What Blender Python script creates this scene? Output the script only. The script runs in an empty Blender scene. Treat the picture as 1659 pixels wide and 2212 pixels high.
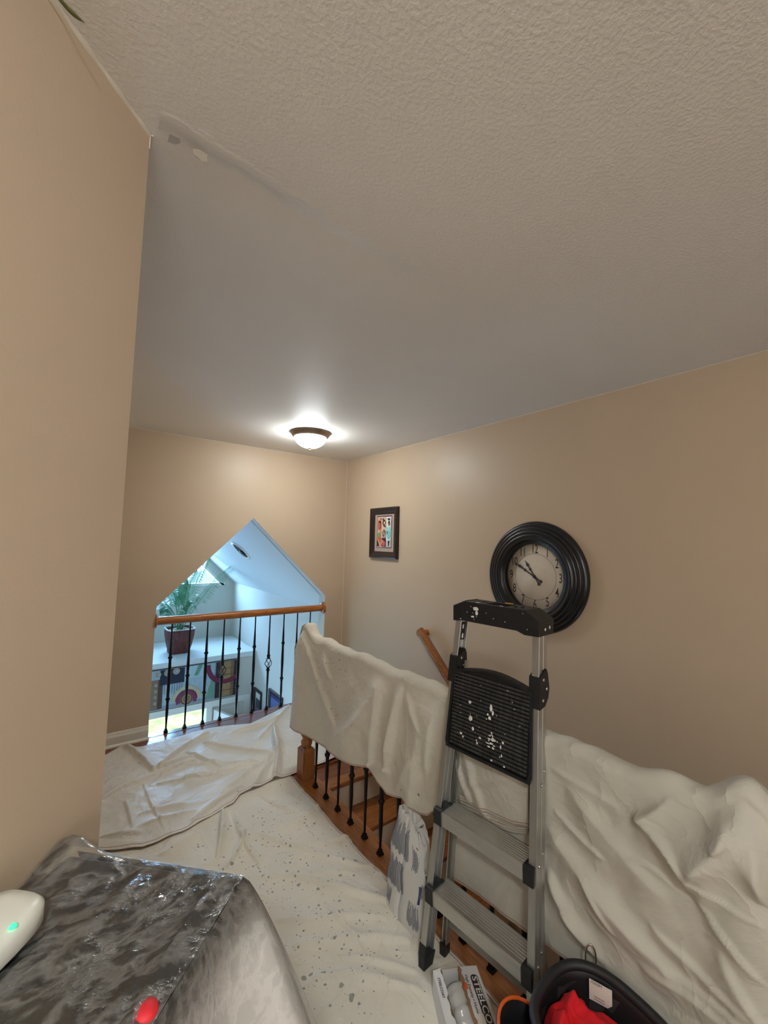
import bpy, bmesh, math, random
import numpy as np
from mathutils import Vector, Matrix
random.seed(7); rng = np.random.default_rng(7)
SC = bpy.context.scene
COL = SC.collection
# ------------------------------------------------------------------ camera
H = 1.568                       # eye height above the landing
YAW, PIT, ROL, FPX = 0.6421816, 0.07486451, 0.02547141, 895.45
def cam_axes():
    f = np.array([math.sin(YAW)*math.cos(PIT), math.cos(YAW)*math.cos(PIT), math.sin(PIT)])
    r = np.array([math.cos(YAW), -math.sin(YAW), 0.0]); u = np.cross(r, f)
    return r*math.cos(ROL)+u*math.sin(ROL), -r*math.sin(ROL)+u*math.cos(ROL), f
CR, CU, CF = cam_axes()
cd = bpy.data.cameras.new('camera'); cam = bpy.data.objects.new('camera', cd); COL.objects.link(cam)
m = Matrix.Identity(4)
for i in range(3):
    m[i][0] = CR[i]; m[i][1] = CU[i]; m[i][2] = -CF[i]
m[2][3] = H
cam.matrix_world = m
cd.sensor_fit = 'VERTICAL'; cd.sensor_height = 24.0; cd.lens = 24.0*FPX/2212.0; cd.clip_start = 0.02; cd.clip_end = 200
SC.camera = cam
# ------------------------------------------------------------------ view, sky, sun, area lights
SC.view_settings.view_transform = 'Standard'; SC.view_settings.look = 'None'
SC.view_settings.exposure = 0.0; SC.view_settings.gamma = 1.0
try: SC.view_settings.use_curve_mapping = False
except Exception: pass
LAMP_E, HALL_E = 80.0, 205.0
W = bpy.data.worlds.new('sky'); SC.world = W; W.use_nodes = True
bg = W.node_tree.nodes['Background']; bg.inputs[0].default_value = (0.42, 0.72, 1.0, 1); bg.inputs[1].default_value = 2.2
def area(name, loc, target, sx, sy, power, color):
    l = bpy.data.lights.new(name, 'AREA'); l.shape = 'RECTANGLE'; l.size = sx; l.size_y = sy; l.energy = power; l.color = color
    o = bpy.data.objects.new(name, l); COL.objects.link(o); o.location = loc
    o.rotation_euler = (Vector(target)-Vector(loc)).to_track_quat('-Z', 'Y').to_euler(); return o
sn = bpy.data.lights.new('sun', 'SUN'); sn.energy = 10; sn.angle = 0.01; sn.color = (1, .95, .85)
so = bpy.data.objects.new('sun', sn); COL.objects.link(so); so.rotation_euler = (math.radians(38), 0, math.radians(-60))
BLUE = (0.30, 0.55, 1.0)
area('daylight_left_window', (0.42, 4.9, -0.6), (2.3, 4.0, -0.2), 0.9, 1.4, 15, BLUE)
area('daylight_gable_window', (1.324, 7.75, 1.45), (1.35, 4.4, 0.0), 1.7, 1.0, 420, BLUE)
area('daylight_entry_door', (1.15, 6.45, -2.0), (1.5, 3.4, 0.2), 0.9, 1.3, 34, BLUE)
area('hall_fill', (-.5, -1.98, 1.25), (.2, 1.0, 2.2), 1.3, 1.2, 19, (.92, .97, 1.0))  # added soft fill for the ceiling and left wall; no room opens there
# ------------------------------------------------------------------ measuring on real planes
EYE = np.array([0, 0, H])
def ray(x, y): return CF*FPX + CR*(x-829.5) - CU*(y-1106.0)
def at_z(x, y, z=0.0): d = ray(x, y); return EYE+d*((z-H)/d[2])
def at_x(x, y, X): d = ray(x, y); return EYE+d*(X/d[0])
def at_y(x, y, Y): d = ray(x, y); return EYE+d*(Y/d[1])
# ------------------------------------------------------------------ materials
def lin(c):
    return tuple(((v/255)/12.92 if v/255 <= .04045 else ((v/255+.055)/1.055)**2.4) for v in c)+(1,)
def mat(name, rgb, rough=.6, metal=0, spec=.5, bump=0, bscale=60, var=0, vscale=4, stretch=None, rgb2=None, trans=0, emit=0, emitc=None, bdist=.002, detail=3, sheen=0):
    m = bpy.data.materials.new(name); m.use_nodes = True; nt = m.node_tree; b = nt.nodes['Principled BSDF']
    b.inputs['Roughness'].default_value = rough; b.inputs['Metallic'].default_value = metal
    b.inputs['Specular IOR Level'].default_value = spec
    col = lin(rgb); b.inputs['Base Color'].default_value = col
    if trans: b.inputs['Transmission Weight'].default_value = trans
    if emit:
        b.inputs['Emission Strength'].default_value = emit; b.inputs['Emission Color'].default_value = lin(emitc or rgb)
    tc = nt.nodes.new('ShaderNodeTexCoord'); mp = nt.nodes.new('ShaderNodeMapping'); nt.links.new(tc.outputs['Object'], mp.inputs[0])
    if stretch: mp.inputs['Scale'].default_value = stretch
    if var or rgb2:
        n = nt.nodes.new('ShaderNodeTexNoise'); n.inputs['Scale'].default_value = vscale; n.inputs['Detail'].default_value = 4
        nt.links.new(mp.outputs[0], n.inputs['Vector'])
        r = nt.nodes.new('ShaderNodeValToRGB'); r.color_ramp.elements[0].position = .3; r.color_ramp.elements[1].position = .7
        c2 = lin(rgb2) if rgb2 else tuple(min(1, c*(1+var)) for c in col[:3])+(1,)
        c1 = col if rgb2 else tuple(c*(1-var) for c in col[:3])+(1,)
        r.color_ramp.elements[0].color = c1; r.color_ramp.elements[1].color = c2
        nt.links.new(n.outputs['Fac'], r.inputs[0]); nt.links.new(r.outputs[0], b.inputs['Base Color'])
    if bump:
        n2 = nt.nodes.new('ShaderNodeTexNoise'); n2.inputs['Scale'].default_value = bscale; n2.inputs['Detail'].default_value = detail
        nt.links.new(mp.outputs[0], n2.inputs['Vector'])
        bp = nt.nodes.new('ShaderNodeBump'); bp.inputs['Strength'].default_value = bump; bp.inputs['Distance'].default_value = bdist
        nt.links.new(n2.outputs['Fac'], bp.inputs['Height']); nt.links.new(bp.outputs[0], b.inputs['Normal'])
    return m
M = {}
M['wall'] = mat('tan wall paint', (196, 174, 149), .42, spec=.35, bump=.25, bscale=160, bdist=.001, var=.02, vscale=2)
M['foyer'] = mat('foyer wall paint', (205, 198, 186), .6, spec=.3, bump=.2, bscale=150, bdist=.001)
M['foyerceil'] = mat('foyer ceiling paint', (214, 214, 210), .7, spec=.2)
M['white'] = mat('white trim paint', (232, 226, 214), .35, spec=.4)
M['oak'] = mat('oak stain', (168, 106, 54), .32, spec=.5, rgb2=(126, 74, 36), vscale=9, stretch=(9, 1, 9), bump=.15, bscale=40)
M['oakx'] = mat('oak stain across', (190, 120, 56), .32, spec=.5, rgb2=(146, 84, 36), vscale=9, stretch=(1, 9, 9), bump=.15, bscale=40)
M['oakz'] = mat('oak stain upright', (160, 102, 54), .35, spec=.5, rgb2=(124, 72, 36), vscale=9, stretch=(9, 9, 1), bump=.15, bscale=40)
M['tread'] = mat('oak tread', (170, 108, 56), .35, spec=.5, rgb2=(126, 68, 30), vscale=12, stretch=(1, 8, 8), bump=.2, bscale=40)
M['floorwood'] = mat('cherry stained floor', (140, 84, 58), .16, spec=.6, rgb2=(104, 58, 38), vscale=8, stretch=(1, 9, 9), bump=.1, bscale=50)
M['riser'] = mat('riser paint', (214, 198, 176), .5)
M['iron'] = mat('black wrought iron', (26, 24, 26), .38, metal=.6, bump=.3, bscale=120, bdist=.001)
M['blackp'] = mat('black plastic', (24, 24, 27), .5, bump=.3, bscale=300, bdist=.0006, var=.3, vscale=30)
M['ribrub'] = mat('worn black ribbed plastic', (30, 29, 28), .6, rgb2=(70, 68, 64), vscale=14, stretch=(6, 6, 1), bump=.3, bscale=90)
M['hole'] = mat('black hollow stand-in', (8, 8, 9), .8)
M['alu'] = mat('brushed aluminium', (188, 188, 184), .36, metal=.85, bump=.25, bscale=60, stretch=(12, 12, 1), bdist=.0006, var=.06, vscale=8)
M['alu2'] = mat('step aluminium', (192, 191, 186), .38, metal=.8, bump=.25, bscale=60, stretch=(2, 2, 12), bdist=.0006, var=.06, vscale=8)
M['rivet'] = mat('bright rivet', (215, 213, 208), .25, metal=.9)
M['clockblk'] = mat('satin black clock frame', (20, 20, 23), .3, spec=.6)
M['clockface'] = mat('aged clock face', (214, 200, 182), .6, rgb2=(196, 180, 160), vscale=9)
M['ink'] = mat('brown black ink', (50, 38, 34), .7)
M['frame'] = mat('dark walnut frame', (48, 28, 24), .35, rgb2=(28, 18, 16), vscale=20)
M['mat'] = mat('taupe picture mat', (176, 158, 146), .8)
M['nickel'] = mat('brushed bronze fixture', (150, 128, 112), .35, metal=.8)
M['bowl'] = mat('lit frosted glass bowl', (255, 240, 214), .4, emit=LAMP_E, emitc=(244, 250, 250))
M['bowl2'] = mat('lit hall glass bowl', (255, 240, 214), .4, emit=HALL_E, emitc=(240, 250, 252))
M['splat'] = mat('dried white paint', (226, 224, 218), .6, bump=.4, bscale=80)
M['patch1'] = mat('grey patching compound', (188, 182, 176), .85)
M['patch2'] = mat('pale bare drywall patch', (246, 238, 226), .9, bump=.3, bscale=90)
M['caulk'] = mat('pale caulk', (216, 204, 186), .6)
M['stitch'] = mat('reddish brown hem thread', (150, 96, 80), .8)
M['pot'] = mat('red brown woven pot', (120, 56, 46), .45, rgb2=(74, 32, 28), vscale=12, stretch=(3, 3, 1), bump=.4, bscale=60)
M['soil'] = mat('moss and bark', (92, 80, 52), .95, bump=.8, bscale=60)
M['leaf'] = mat('palm leaf green', (120, 172, 130), .4, rgb2=(60, 120, 92), vscale=12)
M['leafdark'] = mat('dry olive leaf', (112, 122, 58), .6, rgb2=(74, 58, 34), vscale=20)
M['lawn'] = mat('sunlit lawn', (112, 150, 84), .9, rgb2=(178, 200, 140), vscale=3, bump=.4, bscale=30)
M['white2'] = mat('white plastic device', (240, 238, 226), .3)
M['led'] = mat('green indicator', (60, 220, 150), .4, emit=1.5)
M['red'] = mat('red plastic cap', (225, 40, 50), .6)
M['redcloth'] = mat('red cotton rag', (206, 8, 24), .85, bump=.5, bscale=140, var=.12, vscale=12)
M['bagblack'] = mat('black nylon', (30, 28, 30), .55, bump=.4, bscale=260, bdist=.0008)
M['bagin'] = mat('grey coated lining', (62, 60, 60), .3, bump=.5, bscale=20, bdist=.006)
M['orange'] = mat('orange piping', (226, 96, 34), .5)
M['paper'] = mat('cream paper tag', (226, 214, 202), .8)
M['sack'] = mat('white paper sack', (216, 212, 205), .7, bump=.5, bscale=26, bdist=.004, detail=5)
M['sackprint'] = mat('grey blue sack print', (112, 113, 122), .7)
M['sacknavy'] = mat('navy sack label', (44, 44, 96), .6)
M['carton'] = mat('white printed carton', (224, 220, 216), .6)
M['kraft'] = mat('torn brown cardboard', (150, 110, 80), .9, bump=.5, bscale=60)
M['cartonink'] = mat('black brown print', (52, 44, 44), .7)
M['roll'] = mat('clear film bag roll', (206, 204, 198), .22, spec=.8, bump=.9, bscale=14, bdist=.006, detail=5)
M['wooddark'] = mat('dark brown cabinet', (44, 40, 36), .35, rgb2=(34, 30, 28), vscale=6)
M['gold'] = mat('yellow strip', (222, 170, 70), .5)
M['steel'] = mat('steel ring', (200, 196, 190), .25, metal=1)

def ceiling_mat():
    m = mat('ceiling paint', (230, 224, 216), .8, spec=.2, var=.03, vscale=1.3); nt = m.node_tree; b = nt.nodes['Principled BSDF']
    b.inputs['Roughness'].default_value = .55
    tc = nt.nodes.new('ShaderNodeTexCoord')
    n = nt.nodes.new('ShaderNodeTexNoise'); n.inputs['Scale'].default_value = 115; n.inputs['Detail'].default_value = 3; nt.links.new(tc.outputs['Object'], n.inputs['Vector'])
    rr = nt.nodes.new('ShaderNodeValToRGB'); rr.color_ramp.elements[0].position = .42; rr.color_ramp.elements[1].position = .62; nt.links.new(n.outputs['Fac'], rr.inputs[0])
    sp = nt.nodes.new('ShaderNodeSeparateXYZ'); nt.links.new(tc.outputs['Object'], sp.inputs[0])
    mr = nt.nodes.new('ShaderNodeMapRange'); mr.inputs[1].default_value = .6; mr.inputs[2].default_value = 1.5; mr.inputs[3].default_value = .26; mr.inputs[4].default_value = .05
    nt.links.new(sp.outputs[1], mr.inputs[0])
    bp = nt.nodes.new('ShaderNodeBump'); bp.inputs['Distance'].default_value = .003
    nt.links.new(rr.outputs[0], bp.inputs['Height']); nt.links.new(mr.outputs[0], bp.inputs['Strength']); nt.links.new(bp.outputs[0], b.inputs['Normal'])
    return m
M['ceil'] = ceiling_mat()

def cloth_mat(name, rgb, spots=(), dens=.0, crinkle=.5, rough=.75, spec=.25):
    """canvas with fine crinkles and, where given, paint spots: spots = [(x,y,z,radius,density,colour)]"""
    m = bpy.data.materials.new(name); m.use_nodes = True; nt = m.node_tree; b = nt.nodes['Principled BSDF']; N = nt.nodes.new; Lk = nt.links.new
    b.inputs['Roughness'].default_value = rough; b.inputs['Specular IOR Level'].default_value = spec
    tc = N('ShaderNodeTexCoord')
    n = N('ShaderNodeTexNoise'); n.inputs['Scale'].default_value = 5; n.inputs['Detail'].default_value = 5; Lk(tc.outputs['Object'], n.inputs['Vector'])
    r = N('ShaderNodeValToRGB'); r.color_ramp.elements[0].position = .3; r.color_ramp.elements[1].position = .7
    c = lin(rgb); r.color_ramp.elements[0].color = tuple(v*.93 for v in c[:3])+(1,); r.color_ramp.elements[1].color = tuple(min(1, v*1.04) for v in c[:3])+(1,)
    Lk(n.outputs['Fac'], r.inputs[0]); last = r.outputs[0]
    for (x, y, z, rad, thr, scale, colr) in spots:
        vn = N('ShaderNodeTexVoronoi'); vn.inputs['Scale'].default_value = scale; Lk(tc.outputs['Object'], vn.inputs['Vector'])
        nn = N('ShaderNodeTexNoise'); nn.inputs['Scale'].default_value = scale*1.7; Lk(tc.outputs['Object'], nn.inputs['Vector'])
        add = N('ShaderNodeMath'); add.operation = 'MULTIPLY_ADD'; add.inputs[1].default_value = .5; Lk(nn.outputs['Fac'], add.inputs[0]); Lk(vn.outputs['Distance'], add.inputs[2])
        sx = N('ShaderNodeSeparateColor'); Lk(vn.outputs['Color'], sx.inputs[0])
        # each cell its own radius
        mm = N('ShaderNodeMath'); mm.operation = 'MULTIPLY_ADD'; mm.inputs[1].default_value = .34; mm.inputs[2].default_value = .22; Lk(sx.outputs[0], mm.inputs[0])
        lt = N('ShaderNodeMath'); lt.operation = 'LESS_THAN'; Lk(add.outputs[0], lt.inputs[0]); Lk(mm.outputs[0], lt.inputs[1])
        gt = N('ShaderNodeMath'); gt.operation = 'GREATER_THAN'; Lk(sx.outputs[1], gt.inputs[0])
        vs = N('ShaderNodeVectorMath'); vs.operation = 'DISTANCE'; Lk(tc.outputs['Object'], vs.inputs[0]); vs.inputs[1].default_value = (x, y, z)
        mr = N('ShaderNodeMapRange'); mr.inputs[1].default_value = 0; mr.inputs[2].default_value = rad; mr.inputs[3].default_value = thr; mr.inputs[4].default_value = 1.0
        Lk(vs.outputs['Value'], mr.inputs[0]); Lk(mr.outputs[0], gt.inputs[1])
        mu = N('ShaderNodeMath'); mu.operation = 'MULTIPLY'; Lk(lt.outputs[0], mu.inputs[0]); Lk(gt.outputs[0], mu.inputs[1])
        mu2 = N('ShaderNodeMath'); mu2.operation = 'MULTIPLY'; Lk(mu.outputs[0], mu2.inputs[0]); mu2.inputs[1].default_value = .75
        mx = N('ShaderNodeMix'); mx.data_type = 'RGBA'; Lk(mu2.outputs[0], mx.inputs[0]); Lk(last, mx.inputs[6]); mx.inputs[7].default_value = lin(colr); last = mx.outputs[2]
    Lk(last, b.inputs['Base Color'])
    n1 = N('ShaderNodeTexNoise'); n1.inputs['Scale'].default_value = 4.5; n1.inputs['Detail'].default_value = 5; n1.inputs['Distortion'].default_value = .5; Lk(tc.outputs['Object'], n1.inputs['Vector'])
    sb = N('ShaderNodeMath'); sb.operation = 'SUBTRACT'; sb.inputs[1].default_value = .5; Lk(n1.outputs['Fac'], sb.inputs[0]); aa = N('ShaderNodeMath'); aa.operation = 'ABSOLUTE'; Lk(sb.outputs[0], aa.inputs[0])
    pw = N('ShaderNodeMath'); pw.operation = 'POWER'; pw.inputs[1].default_value = .6; Lk(aa.outputs[0], pw.inputs[0])
    bp = N('ShaderNodeBump'); bp.invert = True; bp.inputs['Strength'].default_value = crinkle; bp.inputs['Distance'].default_value = .03; Lk(pw.outputs[0], bp.inputs['Height'])
    n2 = N('ShaderNodeTexNoise'); n2.inputs['Scale'].default_value = 500; Lk(tc.outputs['Object'], n2.inputs['Vector'])
    bp2 = N('ShaderNodeBump'); bp2.inputs['Strength'].default_value = .15; bp2.inputs['Distance'].default_value = .0008; Lk(n2.outputs['Fac'], bp2.inputs['Height']); Lk(bp.outputs[0], bp2.inputs['Normal'])
    Lk(bp2.outputs[0], b.inputs['Normal'])
    return m

def plastic_mat():
    """thin clear polythene: mostly see-through, a little milky where it is crinkled or layered, with a glossy surface"""
    m = bpy.data.materials.new('clear masking film'); m.use_nodes = True; nt = m.node_tree; N = nt.nodes.new; Lk = nt.links.new
    b = nt.nodes['Principled BSDF']; out = nt.nodes['Material Output']
    b.inputs['Base Color'].default_value = lin((214, 210, 204)); b.inputs['Roughness'].default_value = .3; b.inputs['Specular IOR Level'].default_value = .6
    tr = N('ShaderNodeBsdfTransparent'); gl = N('ShaderNodeBsdfGlossy'); gl.inputs['Roughness'].default_value = .16; mx = N('ShaderNodeMixShader'); mx2 = N('ShaderNodeMixShader')
    tc = N('ShaderNodeTexCoord'); mp = N('ShaderNodeMapping'); mp.inputs['Rotation'].default_value = (0, 0, math.radians(45)); mp.inputs['Scale'].default_value = (3.2, 6, 3)
    Lk(tc.outputs['Object'], mp.inputs[0])
    n = N('ShaderNodeTexNoise'); n.inputs['Scale'].default_value = 6; n.inputs['Detail'].default_value = 5; n.inputs['Roughness'].default_value = .6; n.inputs['Distortion'].default_value = .25; Lk(mp.outputs[0], n.inputs['Vector'])
    ab = N('ShaderNodeMath'); ab.operation = 'SUBTRACT'; Lk(n.outputs['Fac'], ab.inputs[0]); ab.inputs[1].default_value = .5
    ab2 = N('ShaderNodeMath'); ab2.operation = 'ABSOLUTE'; Lk(ab.outputs[0], ab2.inputs[0])
    mr = N('ShaderNodeMapRange'); mr.inputs[1].default_value = 0; mr.inputs[2].default_value = .10; mr.inputs[3].default_value = .25; mr.inputs[4].default_value = .06; Lk(ab2.outputs[0], mr.inputs[0])
    sp = N('ShaderNodeSeparateXYZ'); Lk(tc.outputs['Object'], sp.inputs[0])
    mz = N('ShaderNodeMapRange'); mz.inputs[1].default_value = 1.015; mz.inputs[2].default_value = .93; mz.inputs[3].default_value = 0; mz.inputs[4].default_value = .78; Lk(sp.outputs[2], mz.inputs[0])
    ad = N('ShaderNodeMath'); ad.operation = 'ADD'; Lk(mr.outputs[0], ad.inputs[0]); Lk(mz.outputs[0], ad.inputs[1])
    Lk(ad.outputs[0], mx.inputs[0]); Lk(tr.outputs[0], mx.inputs[1]); Lk(b.outputs[0], mx.inputs[2])
    bp = N('ShaderNodeBump'); bp.inputs['Distance'].default_value = .014
    lf_ = N('ShaderNodeTexNoise'); lf_.inputs['Scale'].default_value = 7; lf_.inputs['Detail'].default_value = 2; Lk(tc.outputs['Object'], lf_.inputs['Vector'])
    lm = N('ShaderNodeMapRange'); lm.inputs[1].default_value = .38; lm.inputs[2].default_value = .62; lm.inputs[3].default_value = .15; lm.inputs[4].default_value = 1.0; Lk(lf_.outputs['Fac'], lm.inputs[0])
    zm = N('ShaderNodeMapRange'); zm.inputs[1].default_value = .90; zm.inputs[2].default_value = 1.01; zm.inputs[3].default_value = .12; zm.inputs[4].default_value = 1.0; Lk(sp.outputs[2], zm.inputs[0])
    zz_ = N('ShaderNodeMath'); zz_.operation = 'MULTIPLY'; Lk(lm.outputs[0], zz_.inputs[0]); Lk(zm.outputs[0], zz_.inputs[1]); Lk(zz_.outputs[0], bp.inputs['Strength'])
    Lk(ab2.outputs[0], bp.inputs['Height']); Lk(bp.outputs[0], b.inputs['Normal']); Lk(bp.outputs[0], gl.inputs['Normal'])
    fr = N('ShaderNodeFresnel'); fr.inputs[0].default_value = 1.6; Lk(bp.outputs[0], fr.inputs['Normal'])
    ma = N('ShaderNodeMath'); ma.operation = 'MULTIPLY_ADD'; ma.inputs[1].default_value = 1.3; ma.inputs[2].default_value = .02; Lk(fr.outputs[0], ma.inputs[0]); ma.use_clamp = True
    Lk(ma.outputs[0], mx2.inputs[0]); Lk(mx.outputs[0], mx2.inputs[1]); Lk(gl.outputs[0], mx2.inputs[2]); Lk(mx2.outputs[0], out.inputs['Surface'])
    return m
M['film'] = plastic_mat()
def glass_mat():
    m = bpy.data.materials.new('window glass'); m.use_nodes = True; nt = m.node_tree; N = nt.nodes.new; Lk = nt.links.new
    tr = N('ShaderNodeBsdfTransparent'); gl = N('ShaderNodeBsdfGlossy'); gl.inputs['Roughness'].default_value = .02; mx = N('ShaderNodeMixShader'); mx.inputs[0].default_value = .06
    tr.inputs[0].default_value = (.96, 1, .98, 1)
    Lk(tr.outputs[0], mx.inputs[1]); Lk(gl.outputs[0], mx.inputs[2]); Lk(mx.outputs[0], nt.nodes['Material Output'].inputs['Surface']); return m
M['glass'] = glass_mat()
def vcol_mat(name, rough=.6, spec=.4):
    m = bpy.data.materials.new(name); m.use_nodes = True; nt = m.node_tree; b = nt.nodes['Principled BSDF']
    a = nt.nodes.new('ShaderNodeAttribute'); a.attribute_name = 'print'; n = nt.nodes.new('ShaderNodeTexNoise'); n.inputs['Scale'].default_value = 40; n.inputs['Detail'].default_value = 4
    tc = nt.nodes.new('ShaderNodeTexCoord'); nt.links.new(tc.outputs['Object'], n.inputs['Vector'])
    mr = nt.nodes.new('ShaderNodeMapRange'); mr.inputs[3].default_value = .55; mr.inputs[4].default_value = 1.15; nt.links.new(n.outputs['Fac'], mr.inputs[0]); n.inputs['Scale'].default_value = 18; mq = nt.nodes.new('ShaderNodeMapping'); mq.inputs['Scale'].default_value = (3, 3, .5); nt.links.new(tc.outputs['Object'], mq.inputs[0]); nt.links.new(mq.outputs[0], n.inputs['Vector'])
    vm = nt.nodes.new('ShaderNodeVectorMath'); vm.operation = 'SCALE'; nt.links.new(a.outputs['Color'], vm.inputs[0]); nt.links.new(mr.outputs[0], vm.inputs['Scale'])
    nt.links.new(vm.outputs[0], b.inputs['Base Color']); b.inputs['Roughness'].default_value = rough; b.inputs['Specular IOR Level'].default_value = spec; return m
M['print'] = vcol_mat('printed picture')
# ------------------------------------------------------------------ geometry helpers
class MB:
    def __init__(s): s.v = []; s.f = []; s.sm = []; s.col = []
    def add(s, vs, fs, smooth=False, col=None):
        o = len(s.v); s.v += [tuple(map(float, p)) for p in vs]
        for f in fs: s.f.append(tuple(i+o for i in f)); s.sm.append(smooth); s.col.append(col)
        return s
    def hexa(s, p):  # 8 points: bottom ring 4, top ring 4
        return s.add(p, [(3, 2, 1, 0), (4, 5, 6, 7), (0, 1, 5, 4), (1, 2, 6, 5), (2, 3, 7, 6), (3, 0, 4, 7)])
    def box(s, x0, x1, y0, y1, z0, z1):
        return s.hexa([(x0, y0, z0), (x1, y0, z0), (x1, y1, z0), (x0, y1, z0), (x0, y0, z1), (x1, y0, z1), (x1, y1, z1), (x0, y1, z1)])
    def obox(s, c, ax, ay, az):   # centre and half axis vectors
        c, ax, ay, az = map(np.array, (c, ax, ay, az))
        return s.hexa([c-ax-ay-az, c+ax-ay-az, c+ax+ay-az, c-ax+ay-az, c-ax-ay+az, c+ax-ay+az, c+ax+ay+az, c-ax+ay+az])
    def loft(s, rings, smooth=True, caps=True, closed=True):
        n = len(rings[0]); vs = [p for r in rings for p in r]; fs = []
        for i in range(len(rings)-1):
            for j in range(n if closed else n-1):
                k = (j+1) % n; fs.append((i*n+j, i*n+k, (i+1)*n+k, (i+1)*n+j))
        s.add(vs, fs, smooth)
        if caps and closed:
            s.add(rings[0], [tuple(range(n))[::-1]]); s.add(rings[-1], [tuple(range(n))])
        return s
    def prism(s, poly, d):        # polygon of 3D points pushed by vector d
        d = np.array(d); a = [np.array(p, float) for p in poly]; return s.loft([a, [p+d for p in a]], smooth=False)
    def lathe(s, prof, c=(0, 0, 0), axis=(0, 0, 1), n=24, caps=True):
        ax = Vector(axis).normalized(); u = ax.orthogonal().normalized(); w = ax.cross(u); c = Vector(c)
        rings = [[tuple(c+ax*z+(u*math.cos(t)+w*math.sin(t))*max(r, 1e-5)) for t in [2*math.pi*k/n for k in range(n)]] for r, z in prof]
        return s.loft(rings, True, caps)
    def tube(s, pts, r, n=8):
        pts = [Vector(p) for p in pts]; rings = []; rr = r if isinstance(r, (list, tuple)) else [r]*len(pts)
        t0 = (pts[1]-pts[0]).normalized(); u = t0.orthogonal().normalized()
        for i, p in enumerate(pts):
            t = (pts[min(i+1, len(pts)-1)]-pts[max(i-1, 0)]).normalized(); u = (u-t*u.dot(t)).normalized(); w = t.cross(u)
            rings.append([tuple(p+(u*math.cos(a)+w*math.sin(a))*rr[i]) for a in [2*math.pi*k/n for k in range(n)]])
        return s.loft(rings, True)
    def grid(s, P, smooth=True):  # P array (n,m,3)
        n, m_ = P.shape[:2]; fs = [(i*m_+j, (i+1)*m_+j, (i+1)*m_+j+1, i*m_+j+1) for i in range(n-1) for j in range(m_-1)]
        return s.add(P.reshape(-1, 3), fs, smooth)
    def build(s, name, material, parent=None, bevel=0, seg=2, thick=0, kind=None, label=None, offset=0):
        me = bpy.data.meshes.new(name); vs = np.array(s.v, float)
        if parent is not None:
            r = parent
            while r.parent: r = r.parent
            vs = vs-np.array(r.location)
        me.from_pydata([tuple(v) for v in vs], [], s.f)
        me.polygons.foreach_set('use_smooth', s.sm)
        if any(c is not None for c in s.col):
            at = me.attributes.new('print', 'FLOAT_COLOR', 'FACE'); arr = []
            for c in s.col: arr += list(lin(c or (128, 128, 128)))
            at.data.foreach_set('color', arr)
        me.materials.append(material)
        bm = bmesh.new(); bm.from_mesh(me); bmesh.ops.remove_doubles(bm, verts=bm.verts, dist=1e-6) if False else None; bmesh.ops.recalc_face_normals(bm, faces=bm.faces); bm.to_mesh(me); bm.free()
        o = bpy.data.objects.new(name, me); COL.objects.link(o)
        if parent is not None: o.parent = parent
        if bevel:
            md = o.modifiers.new('bevel', 'BEVEL'); md.width = bevel; md.segments = seg; md.limit_method = 'ANGLE'; md.angle_limit = .6
        if thick:
            md = o.modifiers.new('solid', 'SOLIDIFY'); md.thickness = thick; md.offset = offset
        if kind: o['kind'] = kind
        if label: o['label'] = label
        return o
def thing(name, label, cat, loc, group=None):
    o = bpy.data.objects.new(name, None); COL.objects.link(o); o.location = tuple(float(v) for v in loc); o.empty_display_size = .05
    o['label'] = label; o['category'] = cat
    if group: o['group'] = group
    return o
def tag(o, label, cat):
    o['label'] = label; o['category'] = cat; return o
def struct(name, mb, m_, **k): return mb.build(name, m_, kind='structure', **k)
def text_mb(txt, size, origin, right, up, squeeze=1.0, depth=.0008, align='LEFT', bold=0):
    cu = bpy.data.curves.new('t', 'FONT'); cu.body = txt; cu.size = size; cu.align_x = align; cu.align_y = 'CENTER'; cu.offset = bold; cu.resolution_u = 3
    o = bpy.data.objects.new('t', cu); COL.objects.link(o); bpy.context.view_layer.update()
    me = bpy.data.meshes.new_from_object(o.evaluated_get(bpy.context.evaluated_depsgraph_get()))
    O, R_, U = np.array(origin, float), np.array(right, float), np.array(up, float); nrm = np.cross(R_, U)
    mb = MB(); mb.add([O+R_*v.co.x*squeeze+U*v.co.y+nrm*depth for v in me.vertices], [tuple(p.vertices) for p in me.polygons])
    bpy.data.objects.remove(o); bpy.data.curves.remove(cu); bpy.data.meshes.remove(me); return mb
def smooth_noise(X, Y, scale, seed):
    r = np.random.default_rng(seed); G = r.random((64, 64))
    x = X*scale; y = Y*scale; xi = np.floor(x).astype(int); yi = np.floor(y).astype(int); fx = x-xi; fy = y-yi
    fx = fx*fx*(3-2*fx); fy = fy*fy*(3-2*fy)
    g = lambda a, b: G[a % 64, b % 64]
    return (g(xi, yi)*(1-fx)+g(xi+1, yi)*fx)*(1-fy)+(g(xi, yi+1)*(1-fx)+g(xi+1, yi+1)*fx)*fy-.5
def fbm(X, Y, scale, seed, oct=4):
    return sum(smooth_noise(X+seed*.37, Y-seed*.21, scale*2**k, seed+k)/2**k for k in range(oct))
def ridged(X, Y, scale, seed, oct=3):
    return sum((.5-np.abs(smooth_noise(X+seed*.3+.15*smooth_noise(X, Y, scale, seed+9), Y, scale*2**k, seed+k)*2))/2**k for k in range(oct))
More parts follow.
